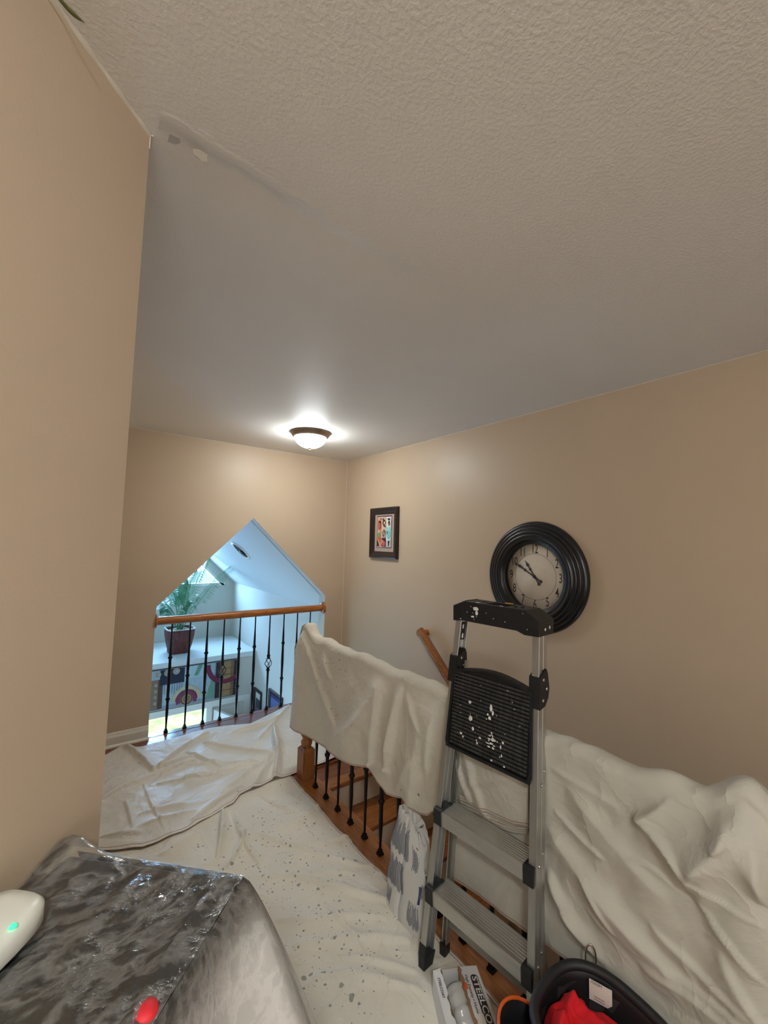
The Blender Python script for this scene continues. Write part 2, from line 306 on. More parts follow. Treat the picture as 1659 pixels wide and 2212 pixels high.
def crease(X, Y, a, b, w, h, sharp=1.0, curve=0.0):
    """height of a fold running from a to b: cross-section tent/gauss of width w; ends taper"""
    ax, ay = a; bx, by = b; dx, dy = bx-ax, by-ay; L = math.hypot(dx, dy); dx /= L; dy /= L
    t = ((X-ax)*dx+(Y-ay)*dy)/L; d = -(X-ax)*dy+(Y-ay)*dx + curve*4*t*(1-t)
    tc = np.clip(t, 0, 1); end = np.clip(np.minimum(t, 1-t)*6+1, 0, 1)
    taper = np.where((t < 0) | (t > 1), np.clip(1-np.maximum(-t, t-1)*L/w, 0, 1), 1)*np.sin(np.pi*np.clip(t*.8+.1, 0, 1))**.5
    ww = w*(1-.35*np.abs(tc-.5)*2)*np.where(d > 0, 1.5-.15*sharp, .62-.30*sharp)   # steep on one flank, long and soft on the other
    prof = (1-sharp)*np.exp(-(d/ww)**2)+sharp*np.exp(-np.abs(d/ww)*1.4)
    return h*prof*taper
# ================================================================== THE SETTING
XR, YB, YB2, ZC = 2.31, 3.77, 3.90, 2.427          # right wall, back wall front and rear face, ceiling
PK = (1.324, 1.768); OL, OR = .573, 2.102; ZL, ZR = 1.012, 1.018
ZS = 3.09                                          # foyer right slope: z = ZS - x ; left slope: z = x + .444
XFL, YF, YSH, ZSH, ZF = .338, 7.40, 6.20, -.078, -2.85
struct('floor', MB().box(-1.35, 1.262, -2.05, 3.2, -.25, 0).box(-1.35, XR, 3.2, 3.62, -.25, -.012).box(1.262, XR, 2.66, 3.2, -.25, 0).box(1.30, XR, 2.45, 2.66, -.25, -.012), M['floorwood'])
fl = bpy.data.objects['floor']
pm = None
for r in range(7):                                  # strip oak flooring along the back wall, the visible edge of the landing
    y0 = 3.2+r*.0822; x = .08-(r*.31) % .7
    while x < OR+.2:
        L = rng.uniform(.45, .95); x0, x1 = max(x, .08), min(x+L, XR)
        if x1-x0 > .02: MB().box(x0+.0008, x1-.0008, y0+.0008, min(y0+.0814, YB if (x0 < OL or x1 > OR) else 3.78), -.012, -rng.uniform(0, .0006)).build('plank', M['floorwood'], fl, bevel=.001, seg=1)
        x += L
struct('trim_1', MB().box(OL, OR, 3.776, 3.838, -.06, .0), M['floorwood'], bevel=.006)
struct('trim_2', MB().box(1.262, 1.412, -1.9, 2.66, -.25, .003), M['oak'], bevel=.004)
struct('trim_3', MB().box(1.385, 1.412, -1.9, 2.43, -2.9, -.25), M['riser'])
zt = ZC+.1
struct('wall_back', MB().prism([(-.05, YB, -.25), (OL, YB, -.25), (OL, YB, ZL), (PK[0], YB, PK[1]), (PK[0], YB, zt), (-.05, YB, zt)], (0, .012, 0))
       .prism([(PK[0], YB, zt), (PK[0], YB, PK[1]), (OR, YB, ZR), (OR, YB, -.25), (XR+.02, YB, -.25), (XR+.02, YB, zt)], (0, .012, 0)).box(OL, OR, YB, YB+.012, -.25, -.06), M['wall'])
YB1 = YB+.012
struct('wall_back_core', MB().prism([(-.05, YB1, -.25), (OL, YB1, -.25), (OL, YB1, ZL), (PK[0], YB1, PK[1]), (PK[0], YB1, zt), (-.05, YB1, zt)], (0, YB2-YB1, 0))
       .prism([(PK[0], YB1, zt), (PK[0], YB1, PK[1]), (OR, YB1, ZR), (OR, YB1, -.25), (XR+.02, YB1, -.25), (XR+.02, YB1, zt)], (0, YB2-YB1, 0)).box(OL, OR, YB1, YB2, -.25, -.06), M['foyer'])
struct('wall_right', MB().box(XR, XR+.15, -2.05, YB2, -2.95, zt), M['wall'])
struct('wall_left', MB().prism([(.077, .97, -.05), (-1.35, -.457, -.05), (-1.35, -.25, -.05), (-.02, 1.08, -.05)], (0, 0, zt+.05)).prism([(.077, .97, -.05), (-.02, 1.08, -.05), (-.02, YB+.05, -.05), (.077, YB+.05, -.05)], (0, 0, zt+.05)), M['wall'])
struct('wall_hall', MB().box(-1.5, -1.35, -2.05, -.2, -.05, zt), M['wall'])
struct('wall_rear', MB().box(-1.5, XR+.15, -2.2, -2.05, -2.95, zt), M['wall'])
struct('ceiling', MB().box(-1.5, XR+.15, -2.2, YB2, ZC, ZC+.1), M['ceil'])
ce = bpy.data.objects['ceiling']
# drywall joint across the ceiling: a slightly proud taped seam that wanders
ym = [at_z(px, py, ZC)[1] for px, py in ((345, 262), (500, 352), (640, 440), (800, 535), (950, 610))]
xm = [at_z(px, py, ZC)[0] for px, py in ((345, 262), (500, 352), (640, 440), (800, 535), (950, 610))]
sv = []; sf = []
xs = np.linspace(xm[0], xm[-1]+.3, 60)
for i, x in enumerate(xs):
    y = np.interp(x, xm, ym)+.002*math.sin(x*37)+.0015*math.sin(x*91); k = max(.15, 1-i/60)
    sv += [(x, y-.030, ZC+.0002), (x, y-.001, ZC-.0045*k), (x, y+.0015, ZC-.0012*k), (x, y+.03, ZC+.0002)]
for i in range(59):
    for j in range(3): a = i*4+j; sf.append((a, a+1, a+5, a+4))
MB().add(sv, sf, True).build('taped_seam', M['ceil'], ce)
def flake(pts, m_, name, d=.0025, lab=None):
    P = [at_z(px, py, ZC) for px, py in pts]; P = [np.array((p[0], p[1], ZC-d)) for p in P]; MB().prism(P, (0, 0, d)).build(name, m_, ce, label=lab)
flake([(417, 322), (432, 323), (448, 335), (447, 347), (440, 346), (436, 349), (430, 338), (418, 330)], M['patch2'], 'peeled_patch', .003, 'pale peeled patch beside the seam')
flake([(428, 279), (440, 283), (455, 293), (460, 303), (446, 312), (440, 306), (438, 296)], M['ceil'], 'peeled_patch', .0008)
flake([(366, 290), (385, 292), (391, 308), (380, 312), (362, 306)], M['patch1'], 'filler_patch', .0004, 'grey dab of filler at the corner')
flake([(384, 515), (376, 524), (390, 533), (398, 530)], M['ceil'], 'peeled_patch', .001)
# caulk bead along the diagonal wall and ceiling
cb = []; 
for i in range(41):
    t = i/40; x = .0775-.42*t; y = x+.893; w = .0016+.0008*math.sin(i*1.3)+.0018*t*math.sin(i*.7)**2
    cb.append([(x+.0005, y-.0005, ZC-.009-w), (x+w, y-w, ZC-w*.5-.003), (x+w*1.3, y-w*1.3, ZC+.0005), (x-.003, y+.003, ZC+.0005), (x-.003, y+.003, ZC-.009-w)])
struct('trim_4', MB().loft(cb, True), M['caulk'])
struct('trim_5', MB().box(.0745, .0785, .9695, .9735, ZC-.035, ZC).box(.078, .083, .97, 1.0, ZC-.004, ZC), M['caulk'])
# right wall and back wall: thin caulk line at the ceiling corners
struct('trim_6', MB().box(XR-.003, XR, -1.5, YB, ZC-.003, ZC).box(.08, XR, YB-.003, YB, ZC-.003, ZC).box(XR-.003, XR, YB-.0035, YB, 0, ZC), M['caulk'])
bb = MB()
bb.prism([(.08, YB, 0), (.08, YB-.014, 0), (.08, YB-.014, .07), (.08, YB-.009, .085), (.08, YB-.006, .10), (.08, YB, .102)], (OL-.08, 0, 0))
struct('baseboard_back', bb, M['white'])
MB().loft([[(x, YB-.014, .018), (x, YB-.024, .015), (x, YB-.030, .008), (x, YB-.031, 0), (x, YB-.014, 0)] for x in (.08, OL+.004)], False).build('shoe_molding', M['white'], bpy.data.objects['baseboard_back'])
struct('baseboard_right', MB().box(OR, XR, YB-.014, YB, 0, .1).box(XR-.014, XR, 2.45, YB, 0, .1), M['white'])
# ---- stairs going down towards the camera between guard rail and right wall
st = thing('staircase', 'oak stair flight with pale risers going down behind the black balusters', 'stairs', (1.86, 2.43, 0))
MB().box(1.412, XR, 2.40, 2.49, -.03, .001).build('landing_nosing', M['tread'], st, bevel=.008)
for k in range(1, 14):
    yk = 2.43-.245*k; zk = -.19*k
    MB().box(1.412, XR, yk-.005, yk+.265, zk-.028, zk).build('tread', M['tread'], st, bevel=.008)
    MB().box(1.412, XR, yk+.245, yk+.257, zk, zk+.165).build('riser', M['riser'], st)
# ---- foyer beyond the opening
F = M['foyer']
struct('floor_foyer', MB().box(XFL, XR, YB2, YSH, ZF-.1, ZF), M['floorwood'])
struct('wall_foyer_right', MB().box(XR, XR+.15, YB2, YF+.15, ZF-.1, 1.2), F)
struct('wall_foyer_left', MB().box(XFL-.15, XFL, YB2, 4.5, ZF, 1.0).box(XFL-.15, XFL, 5.9, YF+.15, ZF, 1.0).box(XFL-.15, XFL, 4.5, 5.9, ZF, -1.4).box(XFL-.15, XFL, 4.5, 5.9, .2, 1.0), F)
struct('wall_foyer_near', MB().box(XFL-.15, XR, YB+.02, YB2, ZF-.1, -.25), F)
zb, xb = .778, 2.154
gw = MB().box(XFL-.1, XR+.05, YF, YF+.15, ZSH-.07, zb)
ap = zb+(xb-PK[0])
gw.prism([(xb, YF, zb), (XR+.05, YF, zb), (PK[0], YF, PK[1]+.1), (PK[0], YF, ap)], (0, .15, 0))
gw.prism([(2*PK[0]-xb, YF, zb), (PK[0], YF, ap), (PK[0], YF, PK[1]+.1), (XFL-.05, YF, zb)], (0, .15, 0))
struct('wall_foyer_gable', gw, F)
SLP = (PK[1]-ZR)/(OR-PK[0])
def slab_slope(sgn):
    xe = XR+.1 if sgn > 0 else XFL-.1; ze = PK[1]-abs(xe-PK[0])*(SLP if sgn > 0 else 1)
    return MB().prism([(PK[0], YB2-.02, PK[1]), (xe, YB2-.02, ze), (xe, YB2-.02, ze+.2), (PK[0], YB2-.02, PK[1]+.2)], (0, YF+.2-YB2, 0))
struct('ceiling_foyer_right', slab_slope(1), M['foyerceil']); struct('ceiling_foyer_left', slab_slope(-1), M['foyerceil'])
# triangular gable window
win = bpy.data.objects.new('window_1', None); COL.objects.link(win); win['kind'] = 'structure'; win.location = (PK[0], YF, zb)
def wbar(a, b, w, y0, y1, name='window_frame'):
    a = np.array(a, float); b = np.array(b, float); d = (b-a)/np.linalg.norm(b-a); n = np.array([-d[1], d[0]])*w
    q = [a, b, b+n, a+n]; MB().prism([(p[0], y0, p[1]) for p in q], (0, y1-y0, 0)).build(name, M['white'], win, bevel=.004)
wbar((2*PK[0]-xb, zb), (xb, zb), .045, YF-.012, YF+.1, 'window_sill'); wbar((xb, zb), (PK[0], ap), .035, YF-.012, YF+.1); wbar((PK[0], ap), (2*PK[0]-xb, zb), .035, YF-.012, YF+.1)
wbar((xb-.05, zb+.05), (PK[0], ap-.06), .02, YF+.03, YF+.08)
MB().prism([(2*PK[0]-xb, YF+.06, zb), (xb, YF+.06, zb), (PK[0], YF+.06, ap)], (0, .004, 0)).build('pane', M['glass'], win)
w2 = bpy.data.objects.new('window_2', None); COL.objects.link(w2); w2['kind'] = 'structure'; w2.location = (XFL-.1, 5.2, -.6)
for y in (4.5, 5.17, 5.84): MB().box(XFL-.1, XFL-.04, y, y+.06, -1.4, .2).build('window_frame', M['white'], w2)
for z in (-1.4, .14): MB().box(XFL-.1, XFL-.04, 4.5, 5.9, z, z+.06).build('window_frame', M['white'], w2)
MB().box(XFL-.075, XFL-.07, 4.56, 5.84, -1.34, .14).build('pane', M['glass'], w2)
# plant shelf, the wall under it with the entry
struct('trim_7', MB().box(XFL, XR, YSH-.02, YF, ZSH-.07, ZSH), M['foyerceil'], bevel=.004)
struct('wall_foyer_far', MB().box(XFL, XR, YSH, YSH+.15, -.72, ZSH-.07).box(XFL, .62, YSH, YSH+.15, ZF, -.72).box(2.23, XR, YSH, YSH+.15, ZF, -.72), F)
struct('trim_8', MB().box(.56, 2.25, YSH-.02, YSH+.15, -.775, -.69).box(2.17, 2.25, YSH-.02, YSH+.15, ZF, -.775).box(.56, .64, YSH-.02, YSH+.15, ZF, -.775).box(1.645, 1.725, YSH-.01, YSH+.15, ZF, -.775), M['white'], bevel=.004)
d1 = bpy.data.objects.new('door_1', None); COL.objects.link(d1); d1['kind'] = 'structure'; d1.location = (1.95, YSH+.05, ZF)
MB().box(1.725, 2.17, YSH+.03, YSH+.07, ZF, -.775).build('door_leaf', M['white'], d1)
for (a, b, c_, d_) in ((1.80, 2.10, -1.12, -.83), (1.80, 2.10, -1.9, -1.2), (1.80, 2.10, -2.7, -1.98)):
    MB().box(a, b, YSH+.012, YSH+.032, c_, d_).build('raised_panel', M['white'], d1, bevel=.012, seg=1)
d2 = bpy.data.objects.new('door_2', None); COL.objects.link(d2); d2['kind'] = 'structure'; d2.location = (1.70, 6.18, ZF)
a = np.array((1.735, 6.17)); b = np.array((1.99, 5.42)); u = (b-a)/np.linalg.norm(b-a); n = np.array((u[1], -u[0]))*.045
MB().prism([(*a, ZF+.01), (*b, ZF+.01), (*(b-n), ZF+.01), (*(a-n), ZF+.01)], (0, 0, 2.03)).build('door_leaf', M['white'], d2, bevel=.003)
MB().lathe([(0, 0), (.025, .005), (.025, .03), (.01, .04), (.01, .07), (.03, .09), (.03, .11), (0, .12)], (b[0]-.07, b[1]+.14, ZF+.98), (-1, -.3, 0), 16).build('door_knob', M['nickel'], d2)
# lawn outside
struct('ground', MB().box(-25, 30, YSH+.3, 15, ZF-.35, ZF-.25), M['lawn'])
struct('ground_porch', MB().box(.2, 2.5, YSH+.15, YSH+1.0, ZF-.25, ZF-.05), M['foyerceil'])
# recessed can light in the foyer slope
nrm = np.array((-SLP, 0, -1))/math.hypot(1, SLP); r_ = ray(520.7, 1189.4); t = (PK[1]+SLP*PK[0]-H)/(SLP*r_[0]+r_[2]); P = EYE+r_*t
can = thing('recessed_light', 'unlit round recessed light with a white ring in the blue-lit sloped ceiling', 'light', P)
MB().lathe([(.150, 0), (.150, .008), (.125, .013), (.118, .005), (.118, 0)], P, nrm, 32, False).build('trim_ring', M['white'], can)
MB().lathe([(0, .001), (.119, .001), (.119, .003), (.05, .002), (0, .002)], P, nrm, 32, False).build('dark_disc', M['hole'], can)  # flat black disc; the can's shaded hollow is put into its colour
MB().lathe([(0, .003), (.03, .004), (.045, .010), (.03, .02), (0, .024)], P+np.array((.02, 0, -.02)), nrm, 20).build('bulb', M['bagin'], can)
# ================================================================== OPENING RAILING
def baluster_mb(x, y, z1, kind, z0=0.0):
    """wrought iron baluster; kind D double knuckle, S single, B basket, P plain"""
    mb = MB(); kn = {'D': [.26, .59], 'S': [.424], 'B': [.367, .481], 'P': []}[kind]
    r0 = .0062; seg = []
    prof = [(r0, z0+.02)]
    def knuckle(z): return [(.0105, z-.026), (.0125, z-.016), (.0085, z-.013), (.0175, z-.006), (.0175, z+.006), (.0085, z+.013), (.0125, z+.016), (.0105, z+.026)]
    if kind == 'D': pr = [(.0065, .06), (.0115, .15), (.0105, .2)]+knuckle(.26)+[(.0115, .33), (.0135, .425), (.0115, .52)]+knuckle(.59)+[(.010, .66), (.0062, .76)]
    elif kind == 'S': pr = [(.0065, .06), (.008, .2), (.0125, .35)]+knuckle(.424)+[(.0125, .50), (.008, .64), (.0062, .76)]
    elif kind == 'B': pr = [(.0065, .06), (.0085, .2), (.0105, .30)]+knuckle(.36)
    else: pr = [(.0065, .1), (.0065, .7)]
    base = [(r0, 0)]+pr
    if kind == 'B':
        mb.lathe(base, (x, y, z0), n=8)
        mb.lathe(knuckle(.488)+[(.010, .56), (.0065, .68), (.0062, z1-z0)], (x, y, z0), n=8)
    else: mb.lathe(base+[(r0, z1-z0)], (x, y, z0), n=8)
    return mb
def make_baluster(x, y, z1, kind, parent):
    o = baluster_mb(x, y, z1, kind).build('baluster', M['iron'], parent, label={'B': 'black iron baluster with a round twisted basket', 'D': 'black iron baluster with two knuckles', 'S': 'black iron baluster with one knuckle', 'P': 'plain slim black iron baluster'}[kind])
    s = .0145
    MB().box(x-s, x+s, y-s, y+s, .001, .014).add([(x-s*.8, y-s*.8, .014), (x+s*.8, y-s*.8, .014), (x+s*.8, y+s*.8, .014), (x-s*.8, y+s*.8, .014), (x-.009, y-.009, .03), (x+.009, y-.009, .03), (x+.009, y+.009, .03), (x-.009, y+.009, .03)],
        [(0, 1, 5, 4), (1, 2, 6, 5), (2, 3, 7, 6), (3, 0, 4, 7), (4, 5, 6, 7)]).build('shoe', M['iron'], o, bevel=.0015, seg=1)
    if kind == 'B':
        mb = MB()
        for k in range(4):
            pts = []
            for i in range(13):
                t = i/12; a_ = k*math.pi/2+t*math.pi*.9; r = .004+.026*math.sin(math.pi*t); pts.append((x+r*math.cos(a_), y+r*math.sin(a_), .367+.114*t))
            mb.tube(pts, .0032, 6)
        mb.build('basket', M['iron'], o)
    return o
rail1 = thing('guard_railing', 'oak handrail on black iron balusters across the gabled opening in the back wall', 'railing', (1.34, 3.81, 0))
RY = 3.81; zr = [at_y(339, 1344, RY), at_y(695, 1319, RY)]; print('rail1', zr)
RZ = .895
def rail_prof(cx, cz):     # moulded handrail section in (across, up)
    return [(cx-.014, cz-.032), (cx-.02, cz-.022), (cx-.03, cz-.014), (cx-.031, cz+.004), (cx-.028, cz+.014), (cx-.02, cz+.024), (cx-.008, cz+.029), (cx+.008, cz+.029), (cx+.02, cz+.024), (cx+.028, cz+.014), (cx+.031, cz+.004), (cx+.03, cz-.014), (cx+.02, cz-.022), (cx+.014, cz-.032)]
MB().loft([[(x, p[0], p[1]) for p in rail_prof(RY, RZ)] for x in (OL+.012, OR-.012)]).build('handrail', M['oakx'], rail1)
for x, s in ((OL, 1), (OR, -1)):
    MB().lathe([(0, 0), (.058, 0), (.058, .008), (.05, .016), (.034, .02), (0, .02)], (x, RY-.0, RZ), (s, 0, 0), 32).build('rosette', M['oakx'], rail1)
for k, kd in enumerate('DSDBDDBDSS'): make_baluster(.705+.1395*k, RY, RZ-.03, kd, rail1)
# ================================================================== STAIR GUARD RAIL
GX = 1.345
rail2 = thing('stair_railing', 'oak and black iron stair guard rail under the hanging drop cloths', 'railing', (GX, 1.5, 0))
GZ = .885
MB().loft([[(GX+p[0], y, p[1]) for p in rail_prof(0, GZ)] for y in (-.6, 2.58)]).build('handrail', M['oak'], rail2)
def newel(x, y):
    h = .044
    o = MB().box(x-h, x+h, y-h, y+h, .0, .185).build('newel_post', M['oakz'], rail2, bevel=.004)
    MB().add([(x-h, y-h, .185), (x+h, y-h, .185), (x+h, y+h, .185), (x-h, y+h, .185), (x-.03, y-.03, .20), (x+.03, y-.03, .20), (x+.03, y+.03, .20), (x-.03, y+.03, .20)], [(0, 1, 5, 4), (1, 2, 6, 5), (2, 3, 7, 6), (3, 0, 4, 7)]) \
        .lathe([(.026, .195), (.036, .215), (.038, .235), (.026, .25), (.03, .26), (.043, .285), (.042, .305), (.03, .33), (.026, .36), (.033, .45), (.03, .62), (.024, .70), (.035, .72), (.03, .74)], (x, y, 0), n=28).box(x-h, x+h, y-h, y+h, .74, .93) \
        .lathe([(.045, .93), (.05, .94), (.03, .95), (.038, .965), (.03, .985), (0, .99)], (x, y, 0), n=24).build('turned_shaft', M['oakz'], o)
newel(GX, 2.598); newel(GX, .30)
ys = [2.456-.1395*k for k in range(15)]
for k, y in enumerate(ys): make_baluster(GX, y, GZ-.03, 'SDSDBDSDBDSDBDS'[k], rail2)
for k in range(4): make_baluster(GX, .16-.1395*k, GZ-.03, 'SDSD'[k], rail2)
# sloping handrail on the right wall
A = at_x(907, 1361, 2.25); B = at_x(966, 1459, 2.25); d = (B-A)/np.linalg.norm(B-A); E2 = A+d*2.6
hr = thing('wall_handrail', 'oak handrail sloping down the right wall beside the stairs', 'handrail', (XR, A[1], A[2]))
up = np.cross(d, (1, 0, 0)); up = up if up[2] > 0 else -up
MB().loft([[tuple(P+np.array((1, 0, 0))*q[0]+up*q[1]) for q in rail_prof(0, 0)] for P in (A-d*.0, E2)], True).build('sloping_rail', M['oak'], hr)
MB().loft([[(x, A[1]+q[0]*.9-.018, A[2]-.02+q[1]*.8) for q in rail_prof(0, 0)] for x in (A[0]-.028, XR)], True).build('wall_return', M['oakx'], hr)
for k in range(3):
    P = A+d*(.55+.85*k); MB().tube([P-up*.03, P-up*.07, P-up*.075+np.array((.03, 0, 0)), (XR, P[1], P[2]-.07)], .006).lathe([(0, 0), (.03, 0), (.028, .006), (0, .008)], (XR, P[1], P[2]-.07), (-1, 0, 0), 16).build('bracket', M['iron'], hr)
# ================================================================== CEILING LAMPS
def dome(name, x, y, label, bowlm):
    t = thing(name, label, 'ceiling lamp', (x, y, ZC)); R = .158
    MB().lathe([(0, 0), (R, 0), (R, .006), (R-.006, .012), (R-.010, .016), (R-.012, .026), (R-.026, .040), (R-.032, .042), (R-.036, .036), (0, .03)], (x, y, ZC), (0, 0, -1), 48).build('rim', M['nickel'], t)
    prof = [((R-.034)*math.cos(a), .036+.088*math.sin(a)) for a in np.linspace(0, math.pi/2-.03, 12)]
    MB().lathe(prof+[(0, .124)], (x, y, ZC), (0, 0, -1), 40, False).build('glass_bowl', bowlm, t)
    MB().lathe([(0, .118), (.013, .120), (.014, .126), (.006, .130), (.009, .136), (.007, .144), (0, .147)], (x, y, ZC), (0, 0, -1), 20).build('finial', M['nickel'], t)
    return t
LP = at_z(671, 935, ZC)
dome('ceiling_lamp', LP[0], LP[1], 'lit dome ceiling lamp with a bronze rim near the back corner', M['bowl'])
dome('ceiling_lamp', -.45, -.75, 'second lit dome ceiling lamp in the hall behind the viewer', M['bowl2'])
# ================================================================== CLOCK
CY, CZ = 1.50, 1.385
ck = thing('wall_clock', 'large round black ribbed wall clock with a beige face on the right wall', 'clock', (XR, CY, CZ))
prof = [(.335, 0), (.342, .012), (.338, .026)]
for r, z in ((.322, .036), (.300, .045), (.278, .053), (.255, .059)):
    prof += [(r+.011, z-.006), (r+.004, z+.002), (r-.006, z+.004), (r-.011, z-.001)]
prof += [(.236, .058), (.226, .060), (.219, .052), (.216, .045), (.209, .047), (.204, .040), (.202, .02), (.202, .008)]
MB().lathe(prof, (XR, CY, CZ), (-1, 0, 0), 96, False).build('clock_frame', M['clockblk'], ck)
face = MB().lathe([(.204, .010), (.204, .014), (0, .014)], (XR, CY, CZ), (-1, 0, 0), 64).build('clock_face', M['clockface'], ck)
FX = XR-.0145
RIGHT = np.array((0, -1, 0.)); UP = np.array((0, 0, 1.))
def ring(r, w):
    mb = MB(); n = 96
    P = [[(FX, CY+(r+s)*math.cos(a), CZ+(r+s)*math.sin(a)) for a in np.linspace(0, 2*math.pi, n+1)] for s in (-w, w)]
    mb.add(P[0]+P[1], [(i, i+1, n+1+i+1, n+1+i) for i in range(n)]); return mb
ring(.141, .0009).build('inner_circle', M['ink'], face); ring(.199, .0006).build('outer_circle', M['ink'], face)
for hnum in range(1, 13):
    a = math.radians(90-30*hnum); c = np.array((FX, CY, CZ))+RIGHT*.169*math.cos(a)+UP*.169*math.sin(a)
    text_mb(str(hnum), .078, c-RIGHT*(.0 if hnum < 10 else .001), RIGHT, UP, .62, 0, 'CENTER', bold=.0004).build('numeral', M['ink'], face)
def hand(deg, L, name, off):
    a = math.radians(90-deg); d = RIGHT*math.cos(a)+UP*math.sin(a); n = np.cross(d, (1, 0, 0)); c = np.array((FX-off, CY, CZ))
    out = [(-.062, .002), (-.058, .009), (-.050, .011), (-.044, .005), (-.03, .0035), (-.012, .004), (-.008, .009), (.008, .009), (.012, .004), (L*.38, .0035), (L*.45, .010), (L*.5, .004), (L*.62, .0035), (L*.72, .011), (L*.80, .004), (L, .0008)]
    pts = [c+d*s+n*w for s, w in out]+[c+d*s-n*w for s, w in out[::-1]]
    MB().prism(pts, (-.0015, 0, 0)).build(name, M['cartonink'], ck)
hand(300, .168, 'minute_hand', .006); hand(325, .120, 'hour_hand', .003)
MB().lathe([(0, 0), (.008, 0), (.008, .010), (0, .011)], (FX, CY, CZ), (-1, 0, 0), 20).build('hub', M['cartonink'], ck)
# ================================================================== FRAMED COLLAGE ON THE RIGHT WALL
def framed(name, label, y0, y1, z0, z1, fw, depth, fm, x=XR, ax='x'):
    t = thing(name, label, 'picture', (x, (y0+y1)/2, (z0+z1)/2))
    P = lambda u, v, dd: (x-dd, u, v) if ax == 'x' else (u, x-dd, v)
    prof = [(0, 0), (0, depth*.75), (fw*.2, depth), (fw*.55, depth*.8), (fw*.75, depth*.55), (fw, depth*.4), (fw, 0)]
    rings = [[P(u, v, dd) for u, v in ((y0+o, z0+o), (y1-o, z0+o), (y1-o, z1-o), (y0+o, z1-o))] for o, dd in prof]
    MB().loft(rings, False, False).build('frame', fm, t, bevel=.0015, seg=1); return t, P
pt, PP = framed('framed_picture', 'small dark-framed collage print with a taupe mat on the right wall', 2.857, 3.277, 1.428, 1.897, .062, .034, M['frame'])
MB().prism([PP(2.91, 1.48, 0), PP(3.225, 1.48, 0), PP(3.225, 1.845, 0), PP(2.91, 1.845, 0)], (-.006, 0, 0)).build('mat_board', M['mat'], pt)
py0, py1, pz0, pz1 = 2.958, 3.178, 1.528, 1.812
def art(poly_list, name, parent, origin, uvec, vvec, nvec, material=None, step=.0003):
    """poly_list: (colour, [(u,v)...]) ; each colour patch lies a hair above the last"""
    mb = MB(); O, U, V, Nn = map(lambda q: np.array(q, float), (origin, uvec, vvec, nvec))
    for i, (c, pl) in enumerate(poly_list): mb.add([O+U*u+V*v+Nn*(step*(i+1)) for u, v in pl], [tuple(range(len(pl)))], False, c)
    return mb.build(name, material or M['print'], parent)
def rect(u0, v0, u1, v1): return [(u0, v0), (u1, v0), (u1, v1), (u0, v1)]
def ell(u, v, a, b, n=20, t0=0, t1=2*math.pi): return [(u+a*math.cos(t), v+b*math.sin(t)) for t in np.linspace(t0, t1, n, endpoint=abs(t1-t0) < 6.2)]
def blob(u, v, a, b, seed, n=14, j=.3):
    r = np.random.default_rng(seed); return [(u+a*(1+j*(r.random()-.5))*math.cos(t), v+b*(1+j*(r.random()-.5))*math.sin(t)) for t in np.linspace(0, 2*math.pi, n, endpoint=False)]
w_, h_ = 1., 1.
PL = [((60, 40, 48), rect(-.03, -.02, 1.03, 1.03)), ((238, 200, 212), rect(0, 0, 1, 1)),
      ((232, 150, 96), rect(.02, .03, .30, .97)), ((86, 46, 42), blob(.17, .74, .12, .16, 3)), ((196, 104, 76), blob(.14, .70, .09, .12, 4)), ((236, 190, 130), blob(.1, .93, .07, .05, 5)), ((60, 40, 44), blob(.25, .93, .03, .03, 6)),
      ((220, 190, 200), blob(.12, .52, .08, .05, 7)), ((128, 172, 84), blob(.15, .40, .11, .09, 8)), ((214, 100, 70), blob(.18, .25, .11, .09, 9)), ((70, 44, 52), [(.02, .03), (.2, .03), (.12, .16), (.02, .24)]), ((236, 186, 140), [(.08, .24), (.2, .03), (.26, .06), (.14, .26)]),
      ((226, 190, 150), rect(.36, .66, .64, .97)), ((70, 52, 40), blob(.5, .8, .11, .1, 10)), ((240, 220, 190), blob(.52, .8, .05, .05, 11)), ((80, 50, 40), blob(.42, .92, .05, .04, 12)), ((60, 40, 36), blob(.58, .68, .07, .02, 13)),
      ((230, 200, 170), rect(.36, .34, .64, .63)), ((96, 62, 66), blob(.5, .46, .12, .11, 14)), ((226, 200, 200), blob(.46, .47, .03, .07, 15)), ((230, 200, 200), blob(.56, .44, .02, .07, 16)),
      ((70, 34, 44), rect(.36, .03, .64, .31)), ((214, 100, 84), blob(.5, .13, .11, .10, 17)), ((240, 200, 150), blob(.42, .2, .03, .06, 18)),
      ((240, 250, 244), rect(.68, .03, .98, .97)), ((44, 50, 60), [(.72, .93), (.92, .95), (.94, .88), (.78, .88)]), ((84, 48, 36), blob(.86, .78, .08, .09, 19)), ((214, 130, 90), blob(.83, .75, .04, .04, 20)),
      ((130, 214, 204), blob(.84, .44, .13, .20, 21)), ((150, 226, 214), blob(.84, .6, .14, .07, 22)), ((80, 140, 140), blob(.76, .48, .04, .05, 23)), ((52, 60, 60), [(.80, .22), (.94, .22), (.9, .05), (.84, .05)]), ((206, 206, 196), [(.7, .26), (.78, .2), (.84, .05), (.7, .03)])]
art(PL, 'collage_print', pt, (XR-.006, py1, pz0), (0, -(py1-py0), 0), (0, 0, pz1-pz0), (-1, 0, 0))
